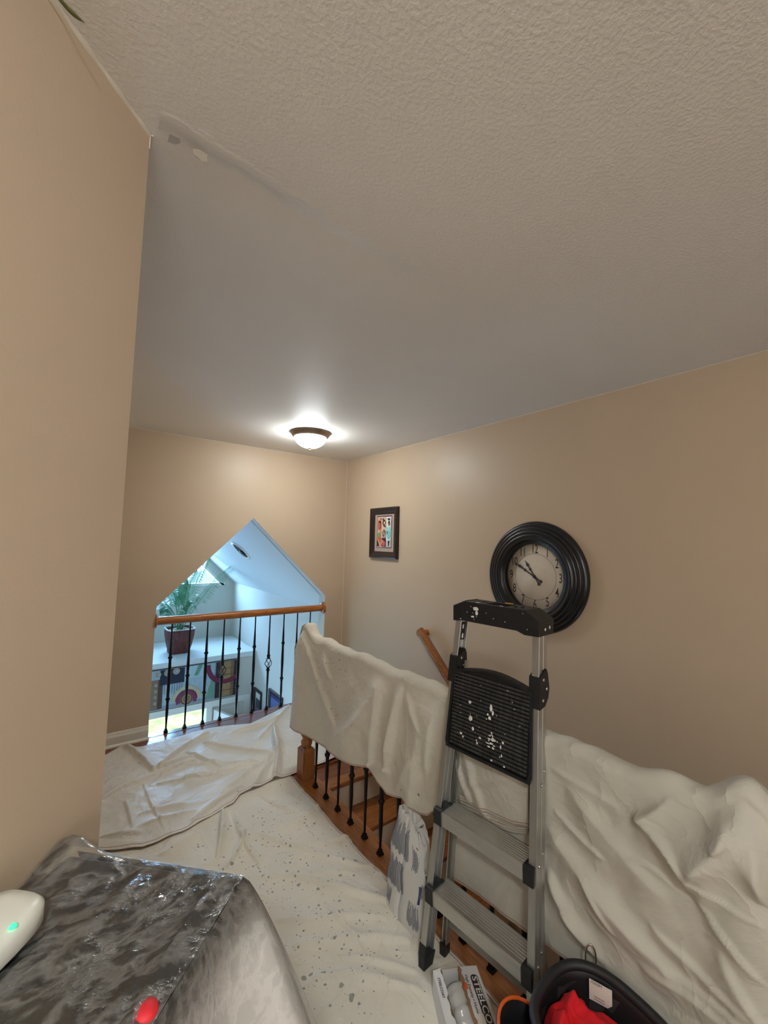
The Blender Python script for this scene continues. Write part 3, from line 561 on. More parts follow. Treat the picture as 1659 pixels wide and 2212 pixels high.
# two framed pictures on the foyer wall
for (ya, yb, za, zb_, lab) in ((5.87, 6.16, -1.25, -.60, 'dark framed picture with a pale mat on the foyer wall, nearer the painting'), (5.15, 5.60, -1.1, -.455, 'wide dark framed picture on the foyer wall, nearer the drop cloth')):
    t_, P_ = framed('framed_picture', lab, ya, yb, za, zb_, .045, .03, M['frame'])
    MB().prism([P_(ya+.03, za+.03, 0), P_(yb-.03, za+.03, 0), P_(yb-.03, zb_-.03, 0), P_(ya+.03, zb_-.03, 0)], (-.005, 0, 0)).build('mat_board', M['white'] if ya > 5.5 else M['sacknavy'], t_)
    art([((90, 92, 100), rect(.22, .2, .78, .8)), ((140, 140, 150), rect(.3, .3, .7, .6))] if ya > 5.5 else [((96, 104, 150), rect(.12, .1, .88, .85)), ((60, 56, 96), rect(.4, .1, .88, .6))], 'picture_print', t_, (XR-.006, yb, za), (0, -(yb-ya), 0), (0, 0, zb_-za), (-1, 0, 0))
# ================================================================== ABSTRACT CANVAS UNDER THE SHELF
X0, X1, Z0, Z1, YP = .72, 2.045, -.665, -.16, YSH-.035
cv = thing('abstract_painting', 'wide abstract canvas with maroon rings and scrolls under the plant shelf', 'painting', (1.38, YSH, -.41))
MB().box(X0, X1, YP, YSH, Z0, Z1).build('canvas', M['frame'], cv, bevel=.003)
def ringp(u, v, r0, r1, t0, t1, n=28):
    T = np.linspace(t0, t1, n); return [(u+r1*math.cos(t), v+r1*math.sin(t)) for t in T]+[(u+r0*math.cos(t), v+r0*math.sin(t)) for t in T[::-1]]
pi = math.pi
AL = [((150, 158, 166), rect(X0, Z0, X1, Z1)), ((176, 190, 196), rect(1.05, -.62, 1.72, -.17)), ((90, 62, 50), rect(X0, -.655, 1.075, -.27)), ((140, 116, 96), rect(.9, -.65, 1.02, -.28)),
      ((42, 40, 60), rect(1.035, -.36, 1.33, -.165)), ((170, 182, 190), rect(X0, -.28, 1.035, -.165)), ((60, 66, 72), rect(1.08, -.345, 1.3, -.35)),
      ((184, 206, 206), rect(1.34, -.32, 1.6, -.165)), ((110, 150, 126), [(1.45, -.3), (1.5, -.165), (1.56, -.165), (1.5, -.3)]), ((120, 156, 134), [(1.6, -.64), (1.68, -.40), (1.73, -.36), (1.73, -.64)]), ((156, 200, 190), [(1.62, -.3), (1.66, -.165), (1.71, -.165), (1.68, -.3)]),
      ((58, 36, 44), rect(1.735, -.655, 2.04, -.165)), ((136, 100, 66), rect(1.79, -.65, 1.985, -.17)), ((166, 132, 88), rect(1.83, -.65, 1.94, -.17)), ((120, 88, 60), rect(1.79, -.36, 1.985, -.345)), ((120, 88, 60), rect(1.79, -.27, 1.985, -.26)), ((110, 82, 58), rect(1.79, -.57, 1.985, -.56))]
for k in range(9): AL.append(((80, 84, 96), rect(1.06+.03*k, -.46-.02*(k % 3), 1.066+.03*k, -.36)))
AL += [((204, 188, 150), ringp(1.37, -.60, .135, .185, 0.0, pi)), ((60, 34, 44), ringp(1.37, -.60, .128, .138, 0.0, pi)), ((134, 52, 84), ringp(1.37, -.60, .078, .13, -.35, pi+.35)), ((170, 130, 96), ell(1.37, -.585, .078, .078)), ((74, 48, 44), ringp(1.37, -.585, .062, .074, 0, 2*pi)), ((84, 52, 48), ringp(1.37, -.585, .030, .038, 0, 2*pi)), ((60, 40, 40), ringp(1.37, -.585, .008, .015, 0, 2*pi)),
       ((126, 40, 70), ringp(1.87, -.20, .21, .265, pi*.98, 2*pi*.86)), ((60, 26, 46), ringp(1.87, -.20, .262, .270, pi*.98, 2*pi*.86))]
for (u, v, r) in ((1.01, -.215, .035), (1.12, -.205, .042), (1.225, -.20, .042)):
    AL += [((196, 186, 168), ell(u, v, r, r)), ((70, 60, 60), ringp(u, v, r*.68, r*.8, .4, 2*pi)), ((80, 66, 64), ringp(u, v, r*.3, r*.42, 0, 5.4))]
for k in range(4): AL += [((196, 180, 156), ell(.99, -.345-.075*k, .017, .021)), ((70, 54, 48), ringp(.99, -.345-.075*k, .007, .011, 0, 5))]
AL = [(c, [(x, z) for x, z in p]) for c, p in AL]
art(AL, 'painted_surface', cv, (0, YP, 0), (1, 0, 0), (0, 0, 1), (0, -1, 0))
# ================================================================== DROP CLOTHS ON THE FLOOR
canvas = (222, 212, 194)
def gz(px, py): p = at_z(px, py, 0); return (p[0], p[1])
def inside(X, Y, poly):
    r = np.zeros(X.shape, bool); n = len(poly)
    for i in range(n):
        x1, y1 = poly[i]; x2, y2 = poly[(i+1) % n]
        c = ((y1 > Y) != (y2 > Y)) & (X < (x2-x1)*(Y-y1)/((y2-y1) if y2 != y1 else 1e-9)+x1); r ^= c
    return r
def grid_cloth(name, xlo, xhi, ylo, yhi, step, hfun, material, thick=.0012, hem=True):
    """rectangular parameter grid; xlo/xhi may be functions of the v parameter so that the edges follow the real hem"""
    nv = int((yhi-ylo)/step)+1; V = np.linspace(ylo, yhi, nv); nu = int(max(np.max([xhi(v)-xlo(v) for v in V]), .1)/step)+1
    U = np.linspace(0, 1, nu); X = np.array([[xlo(v)+(xhi(v)-xlo(v))*u for u in U] for v in V]); Y = np.repeat(V[:, None], nu, 1)
    Z = hfun(X, Y); P = np.stack([X, Y, Z], -1)
    o = MB().grid(P).build(name, material, None, thick=thick, offset=1); return o, P
def hem_strip(P, parent, w=.004, name='hem_stitching', lift=.0012):
    """double row of thread running along a hem given by 3D points, lying on the cloth"""
    mb = MB()
    P = np.array(P)
    mb.tube([tuple(p+np.array((0, 0, lift))) for p in P], .0010, 5)
    return mb.build(name, M['stitch'], parent)
hemP = [gz(*q) for q in ((196, 1846), (305, 1838), (395, 1800), (455, 1768), (505, 1740), (520, 1720), (600, 1685), (636, 1655), (655, 1640))]
hx = [p[0] for p in hemP if p[0] < 1.24]+[1.27, 1.40, 1.67, 1.85, 2.0]; hy = [p[1] for p in hemP if p[0] < 1.24]+[2.655, 2.665, 2.69, 2.80, 3.1]
topP = [gz(*q) for q in ((214, 1642), (262, 1616), (290, 1624), (330, 1610), (370, 1600), (420, 1584), (480, 1572), (540, 1566), (585, 1545), (612, 1525), (640, 1500))]
tx = [p[0] for p in topP]+[2.0]; ty = [min(p[1], 3.755) for p in topP]+[3.6]
# lower, spotted cloth: from the camera to the newel, right edge along the oak curb
def lo_h(X, Y):
    Z = .004+.018*np.clip(ridged(X, Y, 2.6, 5, 3), 0, 1)+.006*np.clip(ridged(X*.7+Y*.7, Y-X, 6, 6, 2), 0, 1)+.0035*fbm(X, Y, 9, 8)
    for a, b, w, h in (((480, 1750), (470, 1860), .035, .03), ((500, 1760), (560, 1870), .02, .018), ((560, 1810), (800, 1880), .02, .014), ((620, 1790), (690, 1745), .03, .012), ((640, 1900), (860, 1960), .03, .02), ((560, 1720), (640, 1770), .02, .012),
                       ((430, 1800), (350, 1850), .03, .02), ((600, 1995), (830, 1990), .025, .016), ((640, 2050), (880, 2040), .03, .018), ((560, 1900), (760, 1890), .02, .012), ((680, 2120), (900, 2150), .03, .018), ((480, 1890), (530, 1800), .02, .018), ((700, 1960), (780, 2070), .02, .012), ((650, 1830), (800, 1800), .015, .01), ((740, 2080), (900, 2110), .02, .012)):
        Z = Z+crease(X, Y, gz(*a), gz(*b), w*.8, h*1.25, .6, rng.uniform(-.02, .02))
    # the hem edge lies up against the curb
    under = np.clip((np.interp(X, hx, hy)+.02-Y)/.06, 0, 1)
    return .003+np.maximum(Z-.003, 0)*under+.004*np.exp(-((X-1.262)/.02)**2)*under
hemx = lambda y: 1.268+.006*math.sin(y*5)+.012*math.exp(-((y-1.93)/.03)**2)-.05*max(0, 1.15-y)*0
p1, p2, p3 = at_z(560, 1865), at_z(725, 2045), at_z(440, 1855)
lower = cloth_mat('spotted canvas', (230, 222, 206), [(p1[0], p1[1], 0, .50, .30, 60, (104, 110, 118)), (p1[0]+.15, p1[1]-.05, 0, .42, .45, 28, (124, 126, 130)), (p2[0], p2[1], 0, .30, .25, 30, (120, 132, 116)), (p2[0], p2[1], 0, .34, .35, 60, (112, 118, 124)), (p2[0]-.05, p2[1]-.2, 0, .22, .6, 24, (118, 132, 118)), (p2[0]+.05, p2[1]+.1, 0, .6, .72, 120, (84, 84, 92)), (p3[0], p3[1], 0, .16, .25, 44, (110, 74, 50)), (1.15, 2.35, 0, .35, .7, 70, (116, 120, 122))], crinkle=.55)
lc, LPm = grid_cloth('drop_cloth', lambda y: -.9 if y < .0 else max(-.9, min(.085, y-.885)), hemx, -.6, 2.9, .0085, lo_h, lower)
tag(lc, 'paint-spotted canvas drop cloth lying flat on the floor in front of the plaster sack', 'drop cloth')
hem_strip([LPm[i, -1]+np.array((-.014, 0, .001)) for i in range(len(LPm))], lc); hem_strip([LPm[i, -1]+np.array((-.004, 0, .001)) for i in range(len(LPm))], lc)
# upper, cleaner cloth lying across the landing, its lower hem running diagonally over the first
def up_h(X, Y):
    Z = .013+.016*np.clip(ridged(X, Y, 1.9, 15, 3), -.2, 1)+.004*fbm(X, Y, 8, 18)+.006*np.clip(ridged(X*.8+Y*.6, Y*.8-X*.6, 6, 16, 2), -.2, 1)+.0022*np.clip(ridged(X, Y, 15, 19, 2), -.2, 1)
    L = (((345, 1668), (412, 1612), .022, .030, .5), ((412, 1612), (450, 1592), .02, .016, .5), ((205, 1745), (335, 1680), .03, .022, .5), ((262, 1618), (330, 1672), .05, .030, .8), ((330, 1672), (420, 1640), .025, .018, .5), ((405, 1632), (480, 1664), .02, .016, .6),
         ((440, 1612), (600, 1636), .018, .020, .7), ((600, 1640), (400, 1690), .02, .018, .7), ((604, 1636), (480, 1720), .018, .020, .7), ((600, 1640), (520, 1740), .02, .020, .7), ((592, 1578), (600, 1640), .035, .060, .7), ((600, 1640), (590, 1700), .03, .045, .7), ((606, 1610), (560, 1690), .02, .02, .7),
         ((560, 1600), (625, 1530), .03, .022, .5), ((400, 1660), (560, 1655), .014, .012, .7), ((350, 1680), (420, 1650), .02, .018, .6), ((420, 1780), (520, 1710), .03, .026, .5), ((310, 1700), (355, 1800), .012, .010, .9), ((230, 1700), (262, 1690), .02, .012, .5),
         ((220, 1820), (300, 1810), .03, .016, .5), ((300, 1800), (420, 1760), .02, .014, .6), ((300, 1770), (400, 1745), .016, .012, .6), ((500, 1590), (600, 1560), .025, .018, .6), ((340, 1700), (560, 1660), .016, .012, .7), ((270, 1740), (285, 1800), .018, .012, .6))
    for a, b, w, h, s in L: Z = Z+crease(X, Y, gz(*a), gz(*b), w*.9, h*1.45, s*.8, .012*math.sin(a[0]))
    return np.maximum(Z, .012)
def fan_cloth():
    nu, nv = 330, 190; U = np.linspace(0, 1, nu); V = np.linspace(0, 1, nv)
    x0, x1 = .085, 2.0
    XX = np.zeros((nu, nv)); YY = np.zeros((nu, nv))
    for i, u in enumerate(U):
        x = x0+(x1-x0)*u; ya = np.interp(x, hx, hy)+.004*math.sin(x*40); yb = np.interp(x, tx, ty)
        for j, v in enumerate(V): XX[i, j] = x+.01*math.sin(3*v+9*u)*(1-abs(2*u-1)); YY[i, j] = ya+(yb-ya)*v
    ZZ = up_h(XX, YY); e = np.clip(V/.03, 0, 1)[None, :]; e2 = np.clip((1-V)/.03, 0, 1)[None, :]
    ZZ = .010+(ZZ-.010)*(.35+.65*np.minimum(e, e2)); return np.stack([XX, YY, ZZ], -1)
upper = cloth_mat('clean canvas', (226, 220, 208), [(.55, 2.9, 0, .5, .93, 40, (150, 146, 150))], crinkle=.5, rough=.5, spec=.45)
Pf = fan_cloth(); uc = MB().grid(Pf).build('drop_cloth', upper, thick=.0012, offset=1)
tag(uc, 'cleaner crumpled white drop cloth spread across the landing below the gabled opening', 'drop cloth')
hem_strip([Pf[i, 3] for i in range(len(Pf))], uc); hem_strip([Pf[i, 0] for i in range(len(Pf))], uc)
# ================================================================== DROP CLOTHS OVER THE RAIL
def gx(px, py, X=1.30): p = at_x(px, py, X); return (p[1], p[2])
def drape(name, label, y0, y1, topf, hemf, folds, material, seed, back=.45, ny=None, nz=170, xbase=1.3075, amp=.012, flare=None, gather=None, lab=None, left=None):
    """cloth over the hand rail: front sheet falls on the room side, back sheet on the stair side"""
    ny = ny or int((y1-y0)/.0065); Yv = np.linspace(y0, y1, ny)
    yy = np.repeat(Yv[:, None], nz, 1); s = np.linspace(0, 1, nz); T = topf(Yv); Hm = hemf(Yv)
    zz = T[:, None]-(T-Hm)[:, None]*s[None, :]
    off = amp*1.2*(ridged(yy, zz, 2.2, seed, 3)*.6+fbm(yy, zz*.6, 4.5, seed+3)*1.3)
    off = off+.0030*np.clip(ridged(yy+.3*zz, zz-.2*yy, 7, seed+5, 2), -.3, 1)+.0016*np.clip(ridged(yy, zz, 17, seed+6, 2), -.3, 1)
    for a, b, w, h, sh in folds: off = off+crease(yy, zz, gx(*a), gx(*b), w, h, sh, .01*math.sin(a[1]))
    if flare is not None: off = off+flare(yy, zz, s[None, :])
    off = off*np.clip(s*7, .12, 1)[None, :]
    behind = np.clip((.50-zz)/.12, 0, 1)*np.clip((.82-yy)/.08, 0, 1)*np.clip((yy-.10)/.1, 0, 1); off = off*(1-behind)+np.clip(off, -.004, .012)*behind   # pressed flat behind the tool bag
    off = np.maximum(off, -.004)+.026*(np.exp(-((yy-.30)/.07)**2)+np.exp(-((yy-2.6)/.06)**2))*np.clip(s*12, 0, 1)[None, :]
    xx = xbase-off; yyy = yy.copy()
    if left is not None: yyy = yyy+left(yy, zz, s[None, :])
    # roll over the rail: quarter turns built from the top row
    n_arc = 9; arc = []; nw = np.exp(-((Yv-.30)/.07)**2)+np.exp(-((Yv-2.6)/.06)**2)
    for k in range(n_arc):
        a = math.pi*(1-k/(n_arc-1)); r = .0375
        arc.append(np.stack([np.full(ny, GX)+(r+.008*nw)*math.cos(a)+0*T, Yv, T-.034+r*math.sin(a)*.88+.0022*np.sin(Yv*43+k*1.3+2*np.sin(Yv*17))], -1))
    arc = np.stack(arc[::-1], 1)          # from stair side to room side
    nb = 24; sb = np.linspace(1, 0, nb)[:-1]
    B = np.stack([GX+.038+.012*np.sin(Yv*9+seed)[:, None]*sb[None, :]+.01*sb[None, :], np.repeat(Yv[:, None], nb-1, 1), (T-.04)[:, None]-back*sb[None, :]*(1+.15*np.sin(Yv*4+seed))[:, None]], -1)
    Fr = np.stack([xx, yyy, zz-.036*(1-s)[None, :]], -1)
    Pm = np.concatenate([B, arc, Fr[:, 1:]], 1)
    o = MB().grid(Pm).build(name, material, thick=.0013, offset=0); tag(o, label, 'drop cloth')
    for q, k in ((-1, 0), (-3, 1)): hem_strip(Pm[:, q]+np.array((-.0012, 0, .0005)), o, lift=0)
    return o, Pm
def lerp_fn(pts, X=1.30):
    P = sorted(gx(*p, X) if True else p for p in pts); a = [p[0] for p in P]; b = [p[1] for p in P]; return lambda y: np.interp(y, a, b)
hem1 = lerp_fn([(612, 1562), (630, 1577), (660, 1592), (700, 1617), (735, 1637), (768, 1652), (800, 1660), (812, 1690), (830, 1717), (845, 1723), (868, 1728), (885, 1742), (905, 1758), (925, 1762), (945, 1750), (962, 1700)])
def top1(y): return .948+.075*np.exp(-((y-2.60)/.06)**2)+.006*np.sin(y*14)+.004*np.sin(y*33)
f1 = [((664, 1375), (725, 1560), .060, .026, .5), ((700, 1400), (716, 1455), .04, .016, .5), ((822, 1458), (800, 1650), .060, .036, .7), ((826, 1470), (745, 1610), .075, .024, .3), ((866, 1474), (832, 1650), .055, .044, .8), ((800, 1650), (835, 1660), .04, .030, .5),
      ((878, 1480), (912, 1570), .040, .016, .6), ((700, 1600), (790, 1540), .08, .018, .3), ((948, 1500), (925, 1650), .055, .026, .7), ((905, 1590), (885, 1745), .070, .022, .4), ((650, 1400), (622, 1540), .05, .020, .6), ((760, 1470), (690, 1590), .09, .012, .3), ((890, 1640), (850, 1710), .05, .016, .5)]
dc1 = cloth_mat('rail canvas speckled', (216, 207, 191), [(1.3, 2.2, .75, .35, .72, 75, (70, 62, 58)), (1.3, 1.55, .55, .2, .93, 40, (110, 104, 104))], crinkle=.35)
def left1(y, z, s): return .12*np.clip((y-2.50)/.15, 0, 1)*s**.6
drape('drop_cloth', 'speckled drop cloth hung over the rail from the newel post to the ladder', 1.21, 2.65, top1, hem1, f1, dc1, 31, left=left1,
      flare=lambda y, z, s: .02*np.sin(y*7)*s+.03*np.clip((1.7-y)/.4, 0, 1)*s*(.6+.4*np.sin(y*22)))
# narrow end of the same cloth wrapped round the far side of the newel
n1, n2 = 30, 60; U = np.linspace(0, 1, n1)[:, None]; S = np.linspace(0, 1, n2)[None, :]
ex = 1.303-.0*U+U*.13*(.45+.55*S); ey = 2.648+.10*S**.6+.03*np.sin(U*3.1)*S+.06*np.exp(-((S-.28)/.10)**2)*np.exp(-(U/.7)**2); ez = 1.0-.03*np.abs(U-.4)-S*(.62-.12*U)+0*U
# (kept as a fold of that cloth)
MB().grid(np.stack([ex, ey, ez], -1)).build('cloth_fold', dc1, [o for o in bpy.data.objects if o.name.startswith('drop_cloth')][-1], thick=.0013, offset=0)
# big clean cloth to the right of the ladder
hem2 = lerp_fn([(948, 1885), (1010, 1925), (1070, 1965), (1130, 2010), (1180, 2040), (1240, 2082)])
def hem2f(y): return np.where(y > .72, hem2(y), np.interp(y, [.2, .42, .55, .72], [.02, .05, .16, hem2(.72)]))
def top2(y): return .946+.082*np.exp(-((y-.30)/.065)**2)+.022*np.exp(-((y-.47)/.06)**2)+.012*np.clip((.25-y)/.1, 0, 1)+.004*np.sin(y*20)
f2 = [((1200, 1800), (1440, 2080), .05, .035, .3), ((1190, 1890), (1360, 2150), .045, .045, .5), ((1240, 1700), (1420, 1900), .06, .025, .3), ((1380, 1735), (1480, 1830), .035, .040, .8), ((1375, 1738), (1440, 1697), .022, .045, .8), ((1440, 1697), (1510, 1712), .02, .04, .6),
      ((1568, 1730), (1560, 1785), .03, .06, .5), ((1560, 1790), (1490, 1870), .04, .035, .4), ((1640, 1740), (1659, 1900), .03, .05, .6), ((1600, 1720), (1520, 1900), .07, .05, .2), ((1190, 1640), (1330, 1720), .03, .014, .5), ((1200, 1740), (1300, 1830), .02, .014, .8),
      ((1420, 1990), (1600, 2160), .025, .016, .7), ((1370, 1830), (1460, 1890), .012, .010, .9), ((1440, 2080), (1620, 2210), .02, .014, .8), ((1520, 1920), (1640, 2080), .02, .016, .7), ((1400, 2080), (1560, 2190), .04, .025, .4), ((1560, 2040), (1659, 2200), .03, .018, .6), ((1480, 1840), (1650, 1960), .016, .010, .8), ((1260, 1860), (1330, 1990), .016, .012, .8), ((1230, 1960), (1300, 2070), .05, .03, .3)]
dc2 = cloth_mat('rail canvas clean', (192, 186, 173), [(1.25, .7, .35, .1, .9, 40, (140, 140, 130))], crinkle=.4)
o2, _ = drape('drop_cloth', 'largest pale drop cloth hanging over the rail behind and right of the ladder', -.35, 1.235, top2, hem2f, f2, dc2, 57, nz=170, xbase=1.3075,
      flare=lambda y, z, s: .02*s**1.3*np.clip((.62-y)/.5, 0, 1)+.012*np.sin(y*9+z*5))
# folded stack of cloth over the rail behind the ladder: five layers with hems one below another
root = None
for k in range(5):
    hk = lerp_fn([(948, 1712+7*k), (985, 1722+8*k), (1030, 1742+8*k), (1080, 1765+7*k), (1110, 1778+6*k), (1160, 1786+5*k)], 1.29)
    y0_, y1_ = .865+.003*k, 1.185-.004*k
    Yv = np.linspace(y0_, y1_, 42); S = np.linspace(0, 1, 50); T = np.full(42, .958)-.004*k
    yy = np.repeat(Yv[:, None], 50, 1); zz = T[:, None]-(T-hk(Yv))[:, None]*S[None, :]
    off = .014-.0035*k+.010*fbm(yy, zz, 4, 70+k)+crease(yy, zz, (1.17, .86), (1.05, .58), .03, .02, .5)+crease(yy, zz, (1.18, .72), (1.12, .60), .02, .02, .6)+crease(yy, zz, (.9, .8), (1.12, .66), .04, .014, .4)
    xx = 1.300-off*np.clip(S*6, 0, 1)[None, :]
    arc = np.stack([np.stack([np.full(42, GX)+.047*math.cos(a), Yv, T-.036+.047*math.sin(a)*.8], -1) for a in np.linspace(.1, math.pi, 8)], 1)
    Pm = np.concatenate([arc, np.stack([xx, yy, zz-.03*(1-S)[None, :]], -1)[:, 1:]], 1)
    mb = MB().grid(Pm)
    if k == 0: root = mb.build('folded_drop_cloth', dc2, thick=.002, offset=0); tag(root, 'folded drop cloth draped over the rail between the ladder side rails, its hems layered', 'drop cloth'); par = root
    else: par = mb.build('cloth_layer', dc2, root, thick=.002, offset=0)
    hem_strip(Pm[:, -2]+np.array((-.0015, 0, .003)), par, lift=0)
# ================================================================== STEP LADDER
q = (1.142, .995, 0.095, 0.110, .455, .039)
th, tl = q[2], q[3]; LA = np.array((math.sin(th), -math.cos(th), 0)); LN = np.array((math.cos(th), math.sin(th), 0)); LB = math.cos(tl)*np.array((0, 0, 1.))+math.sin(tl)*LN
LO = np.array((q[0], q[1], .0)); LNP = np.cross(LB, LA); LNP = LNP if LNP[0] > 0 else -LNP   # normal of the front plane, pointing to the stairs
def LP3(side, s, u=0.0, n=0.0): return LO+LA*(side*(q[4]/2-q[5]*s)+u)+LB*s+LNP*n
lad = thing('step_ladder', 'folded aluminium step ladder with a black top cap leaning on the rail', 'ladder', LO)
for sd in (-1, 1):
    def P(s, u, n): return LP3(sd, s, -sd*u, n)        # u inward from outer face
    mb = MB(); s0, s1 = .05, 1.285
    sec = [(0, 0), (.026, 0), (.026, .004), (.003, .004), (.003, .024), (.007, .026), (.003, .028), (.003, .052), (.022, .052), (.022, .056), (0, .056), (0, .034), (.0025, .031), (.0025, .025), (0, .022)]
    mb.loft([[P(s, u, n) for u, n in sec] for s in (s0, s1)], False); rl = mb.build('side_rail', M['alu'], lad, bevel=.0008, seg=1)
    mb = MB(); mb.loft([[P(s, u, n) for u, n in [(-.003, -.003), (.029, -.003), (.029, .059), (-.003, .059)]] for s in (.06,)]+[[P(.0, u, n) for u, n in [(-.001, .006), (.027, .006), (.027, .05), (-.001, .05)]]], False)
    mb.loft([[P(s, u, n) for u, n in [(-.003, -.003), (.029, -.003), (.029, .004), (-.003, .004)]] for s in (.06, .095)], False).build('rubber_foot', M['blackp'], rl, bevel=.002)
    mb = MB()
    for s, n in ((.10, .02), (.13, .04), (.30, .02), (.33, .04), (.57, .02), (.60, .04), (.80, .03), (.84, .045)): mb.lathe([(0, 0), (.006, 0), (.0045, .003), (0, .004)], P(s, 0, n), -sd*-LA if False else LA*sd, 12)
    mb.build('rivets', M['rivet'], rl)
    # rear leg
    def R_(t, w=0): return LP3(sd, 1.12*(1-t), -sd*.03, .045+.075*t)
    mb = MB(); a, b = R_(0), R_(.985); b[2] = .012; dd = (b-a)/np.linalg.norm(b-a); e = np.cross(dd, LA)
    mb.loft([[p+LA*x*.011+e*y*.010 for x, y in ((-1, -1), (1, -1), (1, 1), (.6, 1), (.6, -.5), (-.6, -.5), (-.6, 1), (-1, 1))] for p in (a, b)], False); rg = mb.build('rear_leg', M['alu'], lad)
    mb = MB(); mb.obox(b+np.array((0, 0, .014)), LA*.014, LN*.016, np.array((0, 0, .024))).build('rubber_foot', M['blackp'], rg, bevel=.003)
    # black hinge bracket
    poly = [(-.004, 1.035), (.034, 1.045), (.055, 1.07), (.062, 1.10), (.05, 1.15), (.040, 1.165), (-.004, 1.135)]
    mb = MB(); mb.prism([P(s, -.007, n) for n, s in poly], -(-LA*sd)*-.0*1.0+LA*sd*-.034 if False else LA*(-sd)*.040); br = mb.build('hinge_bracket', M['blackp'], lad, bevel=.002)
    for n, s in ((.018, 1.13), (.040, 1.10), (.016, 1.065)):
        for uu, dr in ((-.007, sd), (.033, -sd)): MB().lathe([(0, 0), (.006, 0), (.005, .003), (0, .004)], P(s, uu, n), LA*dr, 12).build('rivet', M['rivet'], br)
# steps
def step(s, name='step'):
    w = q[4]/2-q[5]*s-.022; c = LO+LB*s; up = np.array((0, 0, 1.)); fr = -LN
    sec = [(.010, -.046), (.012, -.002), (.008, .002)]
    for k in range(7): x0 = -.002-k*.0108; sec += [(x0, .003), (x0-.002, .0005), (x0-.0055, .0005), (x0-.0075, .003)]
    sec += [(-.082, .002), (-.084, -.02), (-.081, -.02), (-.079, -.002), (.006, -.002), (.006, -.044)]
    o = MB().loft([[c+LA*u*(w-.012)+fr*f+up*h for f, h in sec] for u in (-1, 1)], False).build(name, M['alu2'], lad)
    for u in (-1, 1):
        sc = [(.014, -.05), (.016, .004), (.008, .008), (-.060, .007), (-.060, -.034), (-.03, -.05)]
        MB().loft([[c+LA*u*x+fr*f+up*h for f, h in sc] for x in (w-.016, w+.0175)], False).build('end_cap', M['blackp'], o, bevel=.002)
    return o
step(.292); step(.565)
# folded platform
pc = lambda a, s, n: LO+LB*s+LA*a+LNP*n
def plat_outline(k=0):
    pts = [(-.172+k, .80+k), (.172-k, .80+k), (.178-k, .82+k)]
    for t in np.linspace(0, 1, 13): pts.append(((.168-k)*(1-2*t), 1.085-k+.030*math.sin(math.pi*t)))
    pts.append((-.178+k, .82+k)); return pts
pl_ = MB().prism([pc(a, s, .004) for a, s in plat_outline()], LNP*.022).build('platform', M['blackp'], lad, bevel=.004)
MB().loft([[pc(a, s, n) for a, s in plat_outline(k)] for k, n in ((0, .004), (.0, -.008), (.010, -.008), (.012, .003))], False, False).build('platform_rim', M['blackp'], pl_)
mb = MB()
for k in range(21):
    s = .822+.0128*k; mb.obox(pc(0, s, -.0005), LA*(.158), LB*.0036, LNP*.004)
mb.build('platform_ribs', M['ribrub'], pl_)
# splashes of dried paint
def splats(spec, frame, name, parent, seed, m_=M['splat']):
    mb = MB(); r = np.random.default_rng(seed)
    for (a, b, ra, rb) in spec:
        pl = [(a+ra*(1+.5*(r.random()-.5))*math.cos(t), b+rb*(1+.5*(r.random()-.5))*math.sin(t)) for t in np.linspace(0, 2*math.pi, 10, endpoint=False)]
        mb.loft([[frame(x, y, 0) for x, y in pl], [frame(a+(x-a)*.7, b+(y-b)*.7, 1) for x, y in pl]], True)
    return mb.build(name, m_, parent, kind='stuff' if len(spec) > 1 else None)
r = np.random.default_rng(3); sp = [(-.08, .985, .006, .006), (-.072, .93, .008, .009), (.012, .99, .005, .013), (.02, .975, .004, .008), (.008, .955, .007, .006), (.0, .965, .004, .004), (-.11, .865, .006, .004), (-.10, .856, .004, .004)]
sp += [(.02+r.normal(0, .028), .875+r.normal(0, .022), abs(r.normal(0, .004))+.0015, abs(r.normal(0, .003))+.0015) for _ in range(26)]+[(r.uniform(-.15, .15), r.uniform(.82, 1.08), .0018, .0016) for _ in range(16)]
splats(sp, lambda x, y, k: pc(x, y, -.0045-.0012*k), 'paint_splatter', pl_, 4)
# top cap
hw = q[4]/2-q[5]*1.30+.006; s0 = 1.272
capo = [(-hw, s0), (-hw+.045, s0+.006), (hw-.085, s0+.006), (hw-.055, s0-.004), (hw, s0-.002), (hw+.002, s0+.052), (hw-.05, s0+.082), (-hw+.05, s0+.082), (-hw-.001, s0+.060)]
UPc = np.array((0, 0, 1.))
cf = lambda a, s, n: LO+LB*s0+UPc*(s-s0)+LA*a+LN*n
cap = MB().prism([cf(a, s, -.012) for a, s in capo], LN*.105).build('top_cap', M['blackp'], lad)
cuts = MB(); zt_ = s0+.082
def cutbox(a0, a1, n0, n1, d): cuts.hexa([cf(a0+.004, zt_-d, n0+.003), cf(a1-.004, zt_-d, n0+.003), cf(a1-.004, zt_-d, n1-.003), cf(a0+.004, zt_-d, n1-.003), cf(a0, zt_+.01, n0), cf(a1, zt_+.01, n0), cf(a1, zt_+.01, n1), cf(a0, zt_+.01, n1)])
cutbox(-.045, .045, .006, .078, .022); cuts.lathe([(.022, -.04), (.024, .01)], cf(.082, zt_, .04), UPc, 24); cuts.lathe([(.014, -.03), (.016, .01)], cf(-.072, zt_, .052), UPc, 20); cuts.lathe([(.008, -.03), (.008, .01)], cf(-.100, zt_, .05), UPc, 16); cuts.lathe([(.007, -.03), (.007, .01)], cf(-.095, zt_, .025), UPc, 16)
co = cuts.build('cut', M['blackp'], lad); md = cap.modifiers.new('b', 'BOOLEAN'); md.object = co; md.operation = 'DIFFERENCE'; md.solver = 'EXACT'
